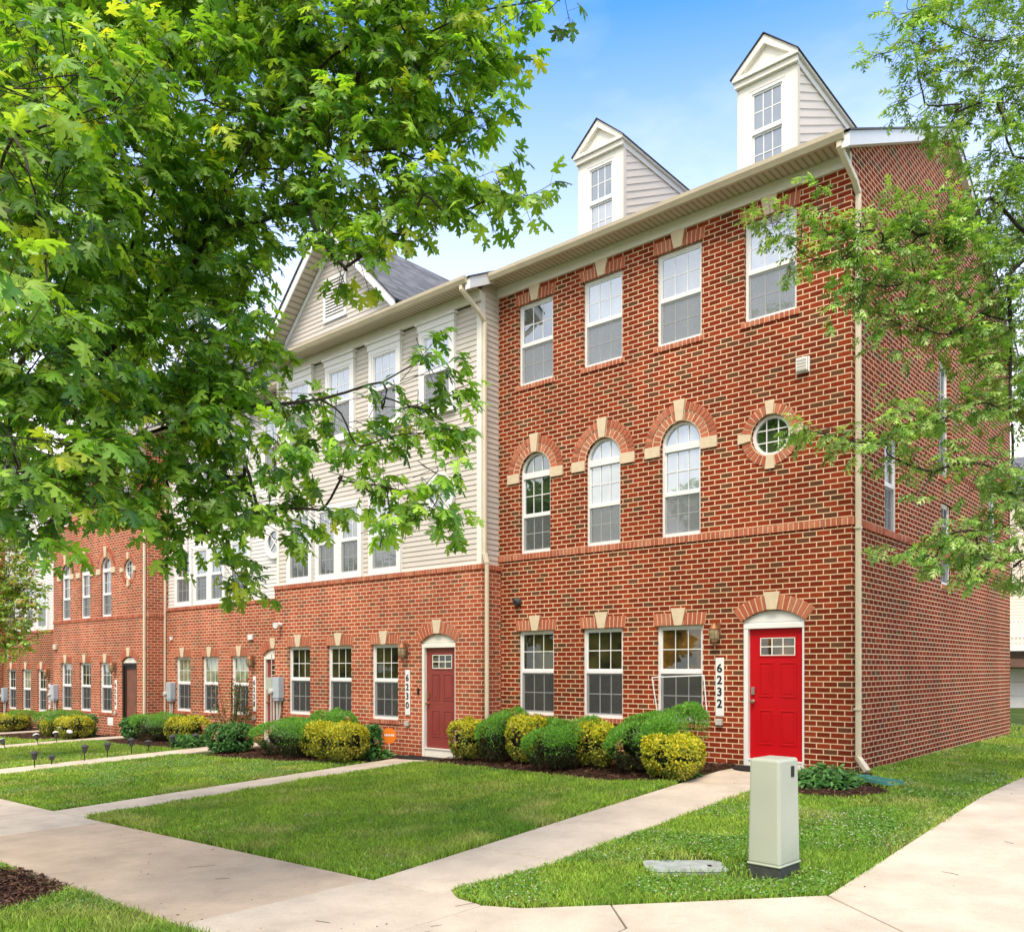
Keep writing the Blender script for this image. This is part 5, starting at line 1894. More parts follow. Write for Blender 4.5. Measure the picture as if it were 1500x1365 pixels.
# trees across the road, seen only in the windows
def street_tree(x, y, top, label):
    t = thing('street_tree', label, 'tree', (0, 0, 0), group='street trees across the road')
    s = Skeleton()
    a = s.add((x, y, -0.6), -1)
    s.path([(x, y, top * z) for z in (.15, .3, .45, .6, .75, .88)], a)
    base = np.array((x, y, top * .4))
    B = []
    hz = top / 2
    for i in range(30):
        u = rand_unit(1)[0]
        c = np.array((x, y, hz + .2)) + u * np.array((3.2, 3.2, hz * .8)) * rng.uniform(.3, 1)
        B.append((c, rng.uniform(1.0, 1.5)))
        s.grow(c, base, .8, .1)
    s.mesh(0.02, 2.3, 0.2).build('trunk', M['bark'], t, smooth=True)
    crown(B, base, s, OVAL, M['shrub'], t, 14, 0.55, [(0.05, 0.14, 0.02), (0.07, 0.17, 0.025), (0.06, 0.15, 0.02)], 0.0, (0.2, 0.3, 0.05), 2, 0.3, 0.03, (0.1, 0.06, 0.03), 0.4)


for x, y, top, lab in ((-28, -25, 15, 'tallest of the trees across the road behind the camera'), (-12.5, -25, 14, 'tall round tree across the road opposite the round window'),
                       (-20, -24, 7.5, 'low tree across the road between the two tall ones'), (-5, -25, 8, 'low tree across the road opposite the red door'),
                       (3, -24, 8.5, 'low tree across the road straight behind the camera'), (-36, -24, 9, 'tree across the road left of the tallest one'), (-43, -24, 9, 'tree across the road next to the farthest left'), (-51, -25, 9.5, 'tree across the road farthest to the left')):
    street_tree(x, y, top, lab)


# ------------------------------------------------------------------ clipped shrubs
def shrub(kindname, label, group, x, y, rx, ry, hgt, style, n=5200, lean=0.0, skirt=0.55, size=None):
    """leafy shell over a twiggy inside. style: yew (fine green), gold (yellow green), broad"""
    z0 = H(x, y)
    t = thing(kindname, label, 'shrub', (x, y, z0), group=group)
    # shell points on a flattened dome with a tucked-in foot
    n = int(n * (1.7 if style == 'yew' else 1.25))
    u = rand_unit(n * 2)
    u = u[u[:, 2] > -0.75][:n]
    n = len(u)
    e = 0.52 if style == 'yew' else 0.58
    su = np.sign(u) * np.abs(u) ** e
    ph = np.arctan2(su[:, 1], su[:, 0])
    bump = 1 + 0.035 * np.sin(2 * ph + rng.uniform(0, 6)) + 0.06 * np.sin(3 * ph + rng.uniform(0, 6)) + 0.035 * np.sin(7 * ph + rng.uniform(0, 6)) * np.cos(4 * u[:, 2])
    # clumps
    cl = rand_unit(26)
    near = (u @ cl.T).max(1)
    bump *= 0.93 + 0.085 * np.clip((near - 0.80) / 0.2, 0, 1)
    depth = 1 - 0.16 * nrg.uniform(size=n) ** 2.2
    if style == 'yew':          # clipped like a cushion: full on top, drawn in below
        w = np.where(su[:, 2] < 0.1, 1 - 0.22 * np.clip((0.1 - su[:, 2]) / 0.6, 0, 1), 1.0)
    else:
        w = np.where(u[:, 2] < 0, 1 + 0.32 * u[:, 2], 1)
    P = np.stack([su[:, 0] * rx * bump * depth * w, su[:, 1] * ry * bump * depth * w, hgt * (0.53 + 0.47 * su[:, 2] * bump * depth)], 1)
    P[:, 2] *= 1 + lean * (P[:, 0] * RT[0] + P[:, 1] * RT[1]) / rx
    P[:, 2] = np.maximum(P[:, 2], 0.03 + 0.05 * nrg.uniform(size=n))
    Nn = norm(np.stack([u[:, 0] / rx, u[:, 1] / ry, u[:, 2] / hgt * 2], 1))
    if style == 'yew':
        sz = (size or 0.050) * nrg.uniform(0.6, 1.3, n)
        cols = np.array([(0.145, 0.370, 0.040), (0.180, 0.420, 0.046), (0.225, 0.470, 0.056), (0.105, 0.300, 0.034)])
        col = cols[nrg.integers(0, 4, n)] * nrg.uniform(0.75, 1.2, (n, 1))
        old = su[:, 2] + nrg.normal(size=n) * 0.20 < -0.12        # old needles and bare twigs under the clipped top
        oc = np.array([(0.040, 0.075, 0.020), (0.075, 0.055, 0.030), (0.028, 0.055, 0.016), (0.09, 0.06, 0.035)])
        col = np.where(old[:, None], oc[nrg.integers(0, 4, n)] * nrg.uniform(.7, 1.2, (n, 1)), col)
        Dr = norm(Nn * 0.5 + rand_unit(n) * 0.75 + np.array([0, 0, 0.3]))
        tm = (np.array([(0, 0, 0), (.5, .11, 0), (1, 0, 0), (.5, -.11, 0)], float), np.array([(0, 1, 2), (0, 2, 3)]))
        Nv = norm(Nn + rand_unit(n) * 0.6)
    elif style == 'gold':
        sz = (size or 0.042) * nrg.uniform(0.7, 1.3, n)
        cols = np.array([(0.62, 0.54, 0.024), (0.50, 0.52, 0.028), (0.34, 0.44, 0.032), (0.68, 0.56, 0.03)])
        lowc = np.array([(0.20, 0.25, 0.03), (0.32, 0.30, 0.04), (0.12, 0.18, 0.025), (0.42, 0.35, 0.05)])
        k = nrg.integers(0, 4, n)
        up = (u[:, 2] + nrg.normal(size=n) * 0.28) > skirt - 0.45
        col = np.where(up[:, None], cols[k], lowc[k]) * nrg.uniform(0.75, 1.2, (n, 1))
        Dr = norm(Nn * 0.4 + rand_unit(n) * 0.8)
        tm = OVAL
        Nv = norm(Nn + rand_unit(n) * 0.6)
    else:
        sz = (size or 0.075) * nrg.uniform(0.6, 1.25, n)
        cols = np.array([(0.060, 0.20, 0.040), (0.090, 0.25, 0.05), (0.045, 0.15, 0.03), (0.14, 0.30, 0.08)])
        col = cols[nrg.integers(0, 4, n)] * nrg.uniform(0.75, 1.2, (n, 1))
        Dr = norm(Nn * 0.5 + rand_unit(n) * 0.7 + np.array([0, 0, -.15]))
        tm = OVAL
        Nv = norm(Nn * .8 + np.array([0, 0, .6]) + rand_unit(n) * 0.5)
    V, F = leaves(tm, P, Dr, Nv, sz)
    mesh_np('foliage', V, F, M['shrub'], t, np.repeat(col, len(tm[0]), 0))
    # twigs and an added dark core, inner shade put into its colour
    m = 90
    uu = rand_unit(m); uu[:, 2] = np.abs(uu[:, 2])
    B = np.stack([uu[:, 0] * rx * .88, uu[:, 1] * ry * .88, hgt * (0.35 + 0.55 * uu[:, 2])], 1)
    A = np.stack([uu[:, 0] * rx * .10, uu[:, 1] * ry * .10, np.full(m, -0.03)], 1)
    V1, F1 = sticks(A, B, np.full(m, 0.009))
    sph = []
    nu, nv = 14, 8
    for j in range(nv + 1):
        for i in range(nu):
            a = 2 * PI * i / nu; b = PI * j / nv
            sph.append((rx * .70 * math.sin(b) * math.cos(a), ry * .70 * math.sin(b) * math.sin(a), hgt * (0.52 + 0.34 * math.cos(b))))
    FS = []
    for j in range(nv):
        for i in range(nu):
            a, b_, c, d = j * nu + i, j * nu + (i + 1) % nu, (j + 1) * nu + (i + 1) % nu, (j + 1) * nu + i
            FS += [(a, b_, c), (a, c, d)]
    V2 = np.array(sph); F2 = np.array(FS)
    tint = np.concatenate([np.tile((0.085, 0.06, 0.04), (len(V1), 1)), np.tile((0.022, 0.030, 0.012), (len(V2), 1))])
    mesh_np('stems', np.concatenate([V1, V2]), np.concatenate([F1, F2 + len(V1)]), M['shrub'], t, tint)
    return t


def sh(px, ybase, ytop, half_px, Y, style, label, kindname, group, n, ry=None, dx=0.0, **kw):
    """shrub standing Y metres out from the first facade line, sized from what shows"""
    a = (px - 750.0) / 1250.0
    d = FW[:2] + a * RT[:2]
    Z = (Y - CAM[1]) / d[1]
    x = CAM[0] + Z * d[0]
    z0 = H(x, Y)
    top = 1.5 + (978 - ytop) / 1250.0 * Z
    rx = half_px * Z / 1250.0 * 1.07
    return shrub(kindname, label, group, x, Y, rx, ry or rx, max(0.25, top - z0), style, n, **kw)


GA = 'clipped shrubs under the windows of the nearest house'
sh(687, 1108, 1053, 26, -0.95, 'gold', 'yellow shrub with a browned face beside the maroon door', 'golden_shrub', GA, 3600, skirt=0.7)
sh(732, 1108, 1044, 27, -0.95, 'yew', 'small dark green shrub between two yellow ones under the beige downspout', 'green_shrub', GA, 5500, ry=.50, lean=.12)
sh(771, 1106, 1048, 25, -1.15, 'gold', 'yellow shrub standing under the left ground floor window of the nearest house', 'golden_shrub', GA, 3600)
sh(803, 1100, 1052, 20, -0.70, 'yew', 'low green shrub half hidden behind a yellow one against the nearest house', 'green_shrub', GA, 4000, ry=.32)
sh(823, 1121, 1060, 42, -1.45, 'yew', 'flat topped green shrub under the middle ground floor window', 'green_shrub', GA, 9000, ry=.62, lean=.15)
sh(875, 1118, 1057, 26, -1.25, 'gold', 'yellow shrub on a bare stem under the middle window, beside the largest green shrub', 'golden_shrub', GA, 4200)
sh(956, 1134, 1046, 61, -1.30, 'yew', 'largest green clipped shrub, in front of the window next to the red door', 'green_shrub', GA, 17000, ry=.66, lean=.24)
sh(987, 1140, 1076, 40, -1.85, 'gold', 'bright yellow shrub growing in front of the largest green shrub', 'golden_shrub', GA, 6500, ry=.36, skirt=0.35)
GB = 'clipped shrubs under the windows of the maroon door house'
sh(436, 1110, 1053, 74, -1.55, 'yew', 'broad green clipped shrub under the left windows of the maroon door house', 'green_shrub', GB, 15000, ry=.72, lean=.14)
sh(490, 1100, 1040, 34, -1.15, 'yew', 'green shrub rising behind the broad one below the middle window of the maroon door house', 'green_shrub', GB, 6000, ry=.36)
sh(466, 1104, 1057, 24, -1.75, 'gold', 'smaller yellow shrub tucked behind the rounder yellow one', 'golden_shrub', GB, 3600)
sh(499, 1112, 1058, 37, -1.95, 'gold', 'round bright yellow shrub in the bed left of the orange sign', 'golden_shrub', GB, 6500, ry=.50)
sh(535, 1104, 1062, 17, -1.30, 'broad', 'dark leafy bush beside the round yellow shrub, left of the orange sign', 'leafy_shrub', GB, 1500)
sh(338, 1108, 1060, 27, -1.90, 'broad', 'broad leaved green bush at the left end of the maroon door house bed', 'leafy_shrub', GB, 2200)
GD = 'shrubs under the windows of the houses farther left'
sh(236, 1086, 1046, 50, -0.85, 'yew', 'green clipped shrub beside the black storm door', 'green_shrub', GD, 7500, ry=.6)
sh(196, 1082, 1050, 15, -0.9, 'broad', 'small leafy bush at the foot of the double downspouts', 'leafy_shrub', GD, 1200)
sh(276, 1094, 1049, 26, -1.0, 'gold', 'yellow shrub in the bed between the storm door and the rose bush', 'golden_shrub', GD, 4200)
sh(280, 1097, 1078, 24, -1.45, 'broad', 'low dark leafy bush at the foot of a yellow shrub', 'leafy_shrub', GD, 1400)
sh(85, 1078, 1041, 37, -1.3, 'yew', 'green clipped shrub behind two yellow ones below the numbered 6226 house', 'green_shrub', GD, 6500, ry=.6)
sh(75, 1080, 1053, 13, -1.6, 'gold', 'smaller yellow shrub left of the round yellow one at the 6226 house', 'golden_shrub', GD, 2200)
sh(107, 1082, 1048, 22, -1.65, 'gold', 'round yellow shrub below the windows of the 6226 house', 'golden_shrub', GD, 3600)
sh(128, 1076, 1046, 11, -1.2, 'broad', 'dark bush at the right of the round yellow shrub at the 6226 house', 'leafy_shrub', GD, 900)
sh(12, 1072, 1044, 24, -1.2, 'gold', 'yellow and green shrub mass at the left edge', 'golden_shrub', GD, 3600)
sh(30, 1070, 1040, 18, -0.8, 'yew', 'green shrub behind the yellow mass at the left edge', 'green_shrub', GD, 3600)

# groundcover plants
def plant(x, y, r, hgt, n, label, size=0.09, cols=None):
    t = thing('leafy_plant', label, 'plant', (x, y, H(x, y)))
    a = nrg.uniform(0, 2 * PI, n); q = r * np.sqrt(nrg.uniform(size=n))
    P = np.stack([q * np.cos(a), q * np.sin(a), hgt * (1 - (q / r) ** 2 * .7) * nrg.uniform(.35, 1.0, n)], 1)
    Dr = norm(np.stack([np.cos(a), np.sin(a), nrg.uniform(-.4, .5, n)], 1) + rand_unit(n) * .6)
    Nv = norm(np.array([0, 0, 1.0]) + rand_unit(n) * .45)
    cols = np.array(cols or [(0.12, 0.30, 0.07), (0.09, 0.24, 0.055), (0.17, 0.37, 0.11), (0.06, 0.17, 0.04)])
    V, F = leaves(OVAL, P, Dr, Nv, size * nrg.uniform(.6, 1.3, n))
    mesh_np('foliage', V, F, M['shrub'], t, np.repeat(cols[nrg.integers(0, len(cols), n)], len(OVAL[0]), 0))
    V, F = sticks(np.stack([P[:, 0] * .4, P[:, 1] * .4, np.zeros(n)], 1), P, np.full(n, .002))
    mesh_np('stems', V, F, M['shrub'], t, np.tile((.06, .12, .03), (len(V), 1)))


plant(0.12, -1.30, 0.46, 0.30, 900, 'low leafy plant at the corner of the nearest house by the downspout')
plant(-8.98, -1.15, 0.33, 0.28, 260, 'low green plant at the foot of the wall behind the orange sign', 0.12)
plant(-1.75, -1.55, 0.20, 0.16, 120, 'small green weed at the end of the bed beside the front path', 0.08)

# rose bush
x, y = -15.75, -0.35
rose = thing('rose_bush', 'leggy rose bush with a few red blooms in front of the white sided house windows', 'shrub', (x, y, H(x, y)))
n = 26
an = nrg.uniform(0, 2 * PI, n)
A = np.stack([.10 * np.cos(an), .10 * np.sin(an), np.zeros(n)], 1)
B = np.stack([.60 * np.cos(an) * nrg.uniform(.3, 1, n), .60 * np.sin(an) * nrg.uniform(.3, 1, n), nrg.uniform(.8, 1.75, n)], 1)
V, F = sticks(A, B, np.full(n, .010))
mesh_np('stems', V, F, M['shrub'], rose, np.tile((.10, .055, .04), (len(V), 1)))
n2 = 800
k = nrg.integers(0, n, n2); t_ = nrg.uniform(.35, 1.03, (n2, 1))
P = A[k] + (B[k] - A[k]) * t_ + nrg.normal(size=(n2, 3)) * .07
cc = np.array([(.09, .18, .04), (.15, .22, .06), (.24, .12, .06), (.08, .14, .035)])
V, F = leaves(OVAL, P, rand_unit(n2), norm(np.array([0, 0, 1.]) + rand_unit(n2) * .6), .075 * nrg.uniform(.6, 1.2, n2))
mesh_np('foliage', V, F, M['shrub'], rose, np.repeat(cc[nrg.integers(0, 4, n2)], len(OVAL[0]), 0))
for k in (1, 5, 9, 14, 20, 23):
    f_ = MB()
    p = B[k]
    for i in range(9):
        a = i * 2.4
        rr = .012 + .006 * i
        c = Vector(p) + Vector((rr * math.cos(a), rr * math.sin(a), .02 - .003 * i))
        d1 = Vector((math.cos(a), math.sin(a), .6)) * .035; d2 = Vector((-math.sin(a), math.cos(a), 0)) * .025
        f_.face([c - d2, c + d2, c + d2 * .7 + d1, c - d2 * .7 + d1])
    f_.build('bloom', M['weed_red'], rose)


# ------------------------------------------------------------------ beds and lawns
def inside(poly, X, Y):
    r = np.zeros(len(X), bool)
    n = len(poly)
    for i in range(n):
        x0, y0 = poly[i]; x1, y1 = poly[(i + 1) % n]
        c = ((y0 > Y) != (y1 > Y)) & (X < (x1 - x0) * (Y - y0) / (y1 - y0 + 1e-12) + x0)
        r ^= c
    return r


def bed(poly, name, chips, mound=0.03):
    xs = [p[0] for p in poly]; ys = [p[1] for p in poly]
    g = 0.12
    V = []; F = []; idx = {}
    nx = int((max(xs) - min(xs)) / g) + 2; ny = int((max(ys) - min(ys)) / g) + 2
    X, Y = np.meshgrid(min(xs) + g * np.arange(nx), min(ys) + g * np.arange(ny))
    ins = inside(poly, X.ravel(), Y.ravel()).reshape(X.shape)
    for j in range(ny):
        for i in range(nx):
            zz = H(X[j, i], Y[j, i]) + (mound + nrg.uniform(0, .02) if ins[j, i] else -0.02)
            V.append((X[j, i] + nrg.uniform(-.03, .03), Y[j, i] + nrg.uniform(-.03, .03), zz))
    for j in range(ny - 1):
        for i in range(nx - 1):
            if ins[j, i] or ins[j, i + 1] or ins[j + 1, i] or ins[j + 1, i + 1]:
                F.append((j * nx + i, j * nx + i + 1, (j + 1) * nx + i + 1, (j + 1) * nx + i))
    me = D.meshes.new(name)
    me.from_pydata(V, [], F)
    me.materials.append(M['mulch'])
    o = D.objects.new(name, me)
    COL.objects.link(o)
    kind(o, 'structure')
    return poly, chips


def chips(poly, n):
    xs = [p[0] for p in poly]; ys = [p[1] for p in poly]
    X = nrg.uniform(min(xs), max(xs), n * 3); Y = nrg.uniform(min(ys), max(ys), n * 3)
    k = inside(poly, X, Y)
    X, Y = X[k][:n], Y[k][:n]
    return np.stack([X, Y, hh(X, Y) + 0.045 + nrg.uniform(0, .015, len(X))], 1)


BEDA = [(-6.6, -0.02), (-1.72, -0.02), (-1.66, -2.05), (-2.1, -2.3), (-2.6, -2.28), (-3.44, -2.12), (-4.84, -1.85), (-6.0, -1.65), (-7.3, -1.5), (-7.42, -0.6), (-6.62, -0.58)]
BEDB = [(-13.4, -0.58), (-8.45, -0.58), (-8.55, -1.25), (-9.2, -1.75), (-10.2, -2.35), (-11.7, -2.35), (-13.2, -2.55), (-13.6, -1.8)]
BEDC = [(-20.2, 0.15), (-15.3, 0.15), (-15.3, -1.6), (-16.5, -2.0), (-18.5, -1.9), (-20.4, -1.4)]
BEDD = [(-27, -0.4), (-22.0, -0.4), (-22.0, -1.6), (-24, -2.3), (-27.0, -2.4)]
BEDE = [(-33.6, 0.25), (-28.7, 0.25), (-28.8, -1.4), (-31, -2.0), (-33.6, -2.0)]
BEDN = [(-0.45, -0.05), (0.35, -0.05), (0.5, -0.9), (0.98, -1.5), (0.75, -1.95), (0.2, -2.1), (-0.42, -1.9)]
BEDT = [(MX + .98 * math.cos(a), MY + 1.0 * math.sin(a)) for a in np.linspace(0, 2 * PI, 20, endpoint=False) if MY + 1.0 * math.sin(a) < -9.15 or True]
BEDT = [(x, min(y, -9.20)) for x, y in BEDT]
CH = []
for poly, n in ((BEDA, 7000), (BEDB, 4500), (BEDC, 2000), (BEDD, 1500), (BEDE, 800), (BEDN, 900), (BEDT, 5000)):
    bed(poly, 'mulch_bed', n)
    CH.append(chips(poly, n))
P = np.concatenate(CH)
n = len(P)
tm = (np.array([(-.5, -.13, 0), (.5, -.10, 0), (.5, .10, .05), (-.5, .13, .03)], float), np.array([(0, 1, 2), (0, 2, 3)]))
cc = np.array([(.045, .022, .014), (.075, .036, .022), (.12, .060, .038), (.028, .015, .011), (.17, .10, .065)])
V, F = leaves(tm, P, norm(rand_unit(n) * np.array([1, 1, .25])), norm(np.array([0, 0, 1.]) + rand_unit(n) * .5), nrg.uniform(.025, .07, n))
kind(mesh_np('mulch_chips', V, F, M['chip'], None, np.repeat(cc[nrg.integers(0, 5, n)], 4, 0)), 'stuff')


def vnoise(X, Y, sc, seed=0):
    """smooth value noise"""
    r = np.random.default_rng(seed).uniform(size=(64, 64))
    x = X / sc + 100; y = Y / sc + 100
    i = np.floor(x).astype(int); j = np.floor(y).astype(int)
    fx = x - i; fy = y - j
    fx = fx * fx * (3 - 2 * fx); fy = fy * fy * (3 - 2 * fy)
    g = lambda a, b: r[a % 64, b % 64]
    return g(i, j) * (1 - fx) * (1 - fy) + g(i + 1, j) * fx * (1 - fy) + g(i, j + 1) * (1 - fx) * fy + g(i + 1, j + 1) * fx * fy


LID = [(0.53 + x * .7547 - y * .656, -5.66 + x * .656 + y * .7547) for x, y in ((-.31, -.18), (.31, -.18), (.31, .18), (-.31, .18))]
BARE = []          # trodden or covered spots, (x, y, radius)
BARE += [(0.53, -5.66, 0.50), (1.1, -5.5, 0.50)]


def lawn(poly, dens, hgt=0.055, holes=(), clover=0.3, edge_long=True):
    xs = [p[0] for p in poly]; ys = [p[1] for p in poly]
    area = (max(xs) - min(xs)) * (max(ys) - min(ys))
    n = int(area * dens)
    X = nrg.uniform(min(xs), max(xs), n); Y = nrg.uniform(min(ys), max(ys), n)
    k = inside(poly, X, Y)
    for h_ in holes: k &= ~inside(h_, X, Y)
    X, Y = X[k] + nrg.normal(size=k.sum()) * 0.022, Y[k] + nrg.normal(size=k.sum()) * 0.022
    Zc = (X - CAM[0]) * FW[0] + (Y - CAM[1]) * FW[1]
    Lc = (X - CAM[0]) * RT[0] + (Y - CAM[1]) * RT[1]
    vis = (Zc > 1.5) & (np.abs(Lc) < 0.63 * Zc + 1.2)
    keep = np.where(vis, np.minimum(1.0, (8.5 / np.maximum(Zc, 1)) ** 1.5), 0.12)
    thin = 0.55 + 0.75 * vnoise(X, Y, 0.35, 3)
    for bx, by, br in BARE:
        dd = np.hypot(X - bx, Y - by)
        thin = np.where(dd < br * .75, 0.12, np.where(dd < br, 0.5 * thin, thin))
    k = nrg.uniform(size=len(X)) < keep * thin
    X, Y, Zc = X[k], Y[k], Zc[k]
    n = len(X)
    z = hh(X, Y) + 0.004
    hg = hgt * nrg.uniform(.55, 1.35, n) * (0.75 + 0.5 * vnoise(X, Y, 0.5, 5))
    wd = 0.0032 * nrg.uniform(.8, 1.4, n) * np.clip(Zc / 6.5, 1, 2.6)
    az = nrg.uniform(0, 2 * PI, n)
    ln = hg * nrg.uniform(.15, .95, n)
    d = np.stack([np.cos(az), np.sin(az), np.zeros(n)], 1)
    b = nrg.uniform(0, 2 * PI, n)
    s = np.stack([np.cos(b), np.sin(b), np.zeros(n)], 1) * wd[:, None]
    p = np.stack([X, Y, z], 1)
    up = np.array([0, 0, 1.0])
    m = p + up * (hg * .6)[:, None] + d * (ln * .35)[:, None]
    t = p + up * hg[:, None] * nrg.uniform(.8, 1, (n, 1)) + d * ln[:, None]
    V = np.stack([p - s, p + s, m - s * .8, m + s * .8, t], 1).reshape(-1, 3)
    F = (np.array([(0, 1, 3), (0, 3, 2), (2, 3, 4)])[None] + (np.arange(n) * 5)[:, None, None]).reshape(-1, 3)
    a = np.clip(0.5 + 1.5 * (0.6 * vnoise(X, Y, 1.3, 8) + 0.4 * vnoise(X, Y, 0.28, 14) - 0.5), 0, 1)[:, None]; c_ = vnoise(X, Y, 0.45, 9)[:, None]
    g0 = np.array((0.180, 0.345, 0.044)); g1 = np.array((0.430, 0.580, 0.080)); g2 = np.array((0.660, 0.620, 0.230))
    col = g0 * (1 - a) + g1 * a
    col = col * (1 - .70 * np.clip(c_ * 2 - 1.05, 0, 1)) + g2 * .70 * np.clip(c_ * 2 - 1.15, 0, 1)
    col = col * nrg.uniform(.5, 1.5, (n, 1))
    dry = nrg.uniform(size=n) < 0.05
    col = np.where(dry[:, None], np.array((0.30, 0.24, 0.11)) * nrg.uniform(.7, 1.1, (n, 1)), col)
    col = np.repeat(col, 5, 0)
    # clover leaves and white heads, in drifts
    m = int(len(X) * 0.10 * clover)
    q = nrg.integers(0, len(X), m * 8)
    cx, cy = X[q], Y[q]
    kk = vnoise(cx, cy, 0.7, 21) > 0.50
    cx, cy = cx[kk][:m * 4], cy[kk][:m * 4]
    nc = len(cx)
    cx = cx + nrg.normal(size=nc) * .03; cy = cy + nrg.normal(size=nc) * .03
    ok = inside(poly, cx, cy)
    cx, cy = cx[ok], cy[ok]; nc = len(cx)
    cp = np.stack([cx, cy, hh(cx, cy) + nrg.uniform(.03, .065, nc)], 1)
    V2, F2 = leaves((OVAL[0][:, :] * np.array([1, 1.6, 1]), OVAL[1]), cp, norm(rand_unit(nc) * np.array([1, 1, .3])), norm(np.array([0, 0, 1.]) + rand_unit(nc) * .35), nrg.uniform(.018, .032, nc))
    c2 = np.repeat(np.array((0.150, 0.32, 0.060)) * nrg.uniform(.75, 1.35, (nc, 1)), len(OVAL[0]), 0)
    nf = int(nc * 0.05)
    fp = cp[nrg.integers(0, max(nc, 1), nf)] + np.array([0, 0, .018]) if nc else np.zeros((0, 3))
    octv = np.array([(1, 0, 0), (-1, 0, 0), (0, 1, 0), (0, -1, 0), (0, 0, .9), (0, 0, -.9)], float)
    octf = np.array([(0, 2, 4), (2, 1, 4), (1, 3, 4), (3, 0, 4), (2, 0, 5), (1, 2, 5), (3, 1, 5), (0, 3, 5)])
    V3 = (fp[:, None] + octv[None] * nrg.uniform(.006, .011, (nf, 1, 1))).reshape(-1, 3)
    F3 = (octf[None] + (np.arange(nf) * 6)[:, None, None]).reshape(-1, 3)
    c3 = np.tile((0.62, 0.62, 0.50), (len(V3), 1))
    VV = np.concatenate([V, V2, V3]); FF = np.concatenate([F, F2 + len(V), F3 + len(V) + len(V2)])
    return kind(mesh_np('lawn', VV, FF, M['grass'], None, np.concatenate([col, c2, c3])), 'stuff')


lawn([(-7.5, -7.40), (-1.58, -7.40), (-1.58, -2.1), (-2.6, -2.32), (-3.44, -2.17), (-4.84, -1.9), (-6.0, -1.7), (-7.5, -1.5)], 8200, 0.080, clover=.14)
lawn([(-0.50, -6.15), (-0.62, -6.93), (-0.73, -7.25), (-0.50, -7.41), (-0.2, -7.46), (0.1, -7.34), (0.62, -6.90), (1.0, -6.58), (1.845, -5.86), (1.895, -2.2), (-0.48, -2.2)], 9500, 0.058, holes=[LID], clover=.42)
lawn([(-0.48, -2.2), (1.895, -2.2), (2.045, 10.4), (0.06, 10.4), (0.06, -0.1), (-0.6, -0.1)], 4200, 0.055, holes=[BEDN], clover=.5)
lawn([(-14.15, -7.40), (-8.53, -7.40), (-8.53, -1.75), (-9.2, -1.9), (-10.2, -2.45), (-11.7, -2.45), (-14.15, -2.65)], 5600, 0.06, clover=.8)
lawn([(-20.85, -7.4), (-15.23, -7.4), (-15.23, -1.7), (-18.5, -2.0), (-20.85, -1.5)], 4200, 0.06, clover=.6)
lawn([(-27.55, -7.4), (-21.95, -7.4), (-21.95, -1.7), (-24, -2.4), (-27.55, -2.4)], 3400, 0.06, clover=.4)
lawn([(-45, -7.4), (-28.65, -7.4), (-28.65, -1.7), (-45, -2.0)], 2200, 0.06, clover=.2)
lawn([(-9, -12), (-0.6, -12), (-0.6, -9.22), (-9, -9.22)], 5200, 0.075, holes=[BEDT], clover=.45)
lawn([(2.6, 10.4), (0.06, 10.4), (-6, 10.7), (-6, 14), (2.1, 14)], 800, 0.07, clover=.1)


# ------------------------------------------------------------------ things on the ground
# utility pedestal
px_, py_ = 1.255, -5.455
g0_ = H(px_, py_)
ped = thing('utility_pedestal', 'pale green metal utility pedestal on a dark base beside the front path', 'utility box', (px_, py_, g0_), R(-4))
mb = MB(); mb.box(-.142, .142, -.175, .175, -.05, .112)
mb.build('base', M['ped_base'], ped, bevel=0.008)
mb = MB()
mb.hexa([(-.146, -.18, .115), (.146, -.18, .115), (.146, .18, .115), (-.146, .18, .115), (-.134, -.167, .985), (.134, -.167, .985), (.134, .167, .985), (-.134, .167, .985)])
mb.build('housing', M['ped'], ped, bevel=0.022)
mb = MB()
mb.box(-.150, .150, -.185, .185, .105, .122)
mb.build('skirt', M['ped'], ped, bevel=0.006)
mb = MB(); mb.box(.137, .1415, .030, .080, .83, .92)
mb.build('label_plate', M['black'], ped)
lv_ = MB()
for k in range(5): lv_.box(.139, .1455 - .0006 * k, -.01, .055, .205 + .027 * k, .222 + .027 * k)
lv_.build('louvres', M['ped'], ped, bevel=0.002)

# flush access lid
cx, cy = 0.53, -5.66
lid = thing('access_lid', 'weathered grey utility lid lying flush in the grass beside the pedestal', 'lid', (cx, cy, H(cx, cy) + 0.006), R(41))
mb = MB()
lp = []
for sx, sy in ((1, 1), (-1, 1), (-1, -1), (1, -1)):
    a0 = math.atan2(sy, sx) - PI / 4
    for j in range(6):
        a = a0 + PI / 2 * j / 5
        lp.append((sx * .26 + .085 * math.cos(a), sy * .135 + .085 * math.sin(a)))
mb.prism(lp, .016, -.08, lambda u, d, v: (u, v, d))
mb.build('cover', M['lid'], lid, bevel=0.006)
mb = MB(); mb.box(.20, .235, -.03, .03, .0165, .019)
mb.build('handle_slot', M['black'], lid)


# door mats
def doormat(x, y, rx, ry, label, half=True, rot=0.0):
    t = MB()
    n = 20
    lp = [(rx * math.cos(PI + PI * k / n), ry * math.sin(PI + PI * k / n)) for k in range(n + 1)] if half else [(-rx, -ry), (rx, -ry), (rx, 0), (-rx, 0)]
    i0 = len(t.v)
    z = 0.0
    t.v += [(a, b, z) for a, b in lp] + [(a, b, z + 0.016) for a, b in lp]
    m = len(lp)
    t.f.append(tuple(range(m))); t.uv.append(None); t.mi.append(0)
    t.f.append(tuple(range(m, 2 * m))); t.uv.append(None); t.mi.append(0)
    for k in range(m):
        k2 = (k + 1) % m
        t.f.append((k, k2, m + k2, m + k)); t.uv.append(None); t.mi.append(0)
    o = t.build('doormat', M['black_rubber'], None, (x, y, H(x, y) + 0.034), rotz=rot)
    tag(o, label, 'doormat')


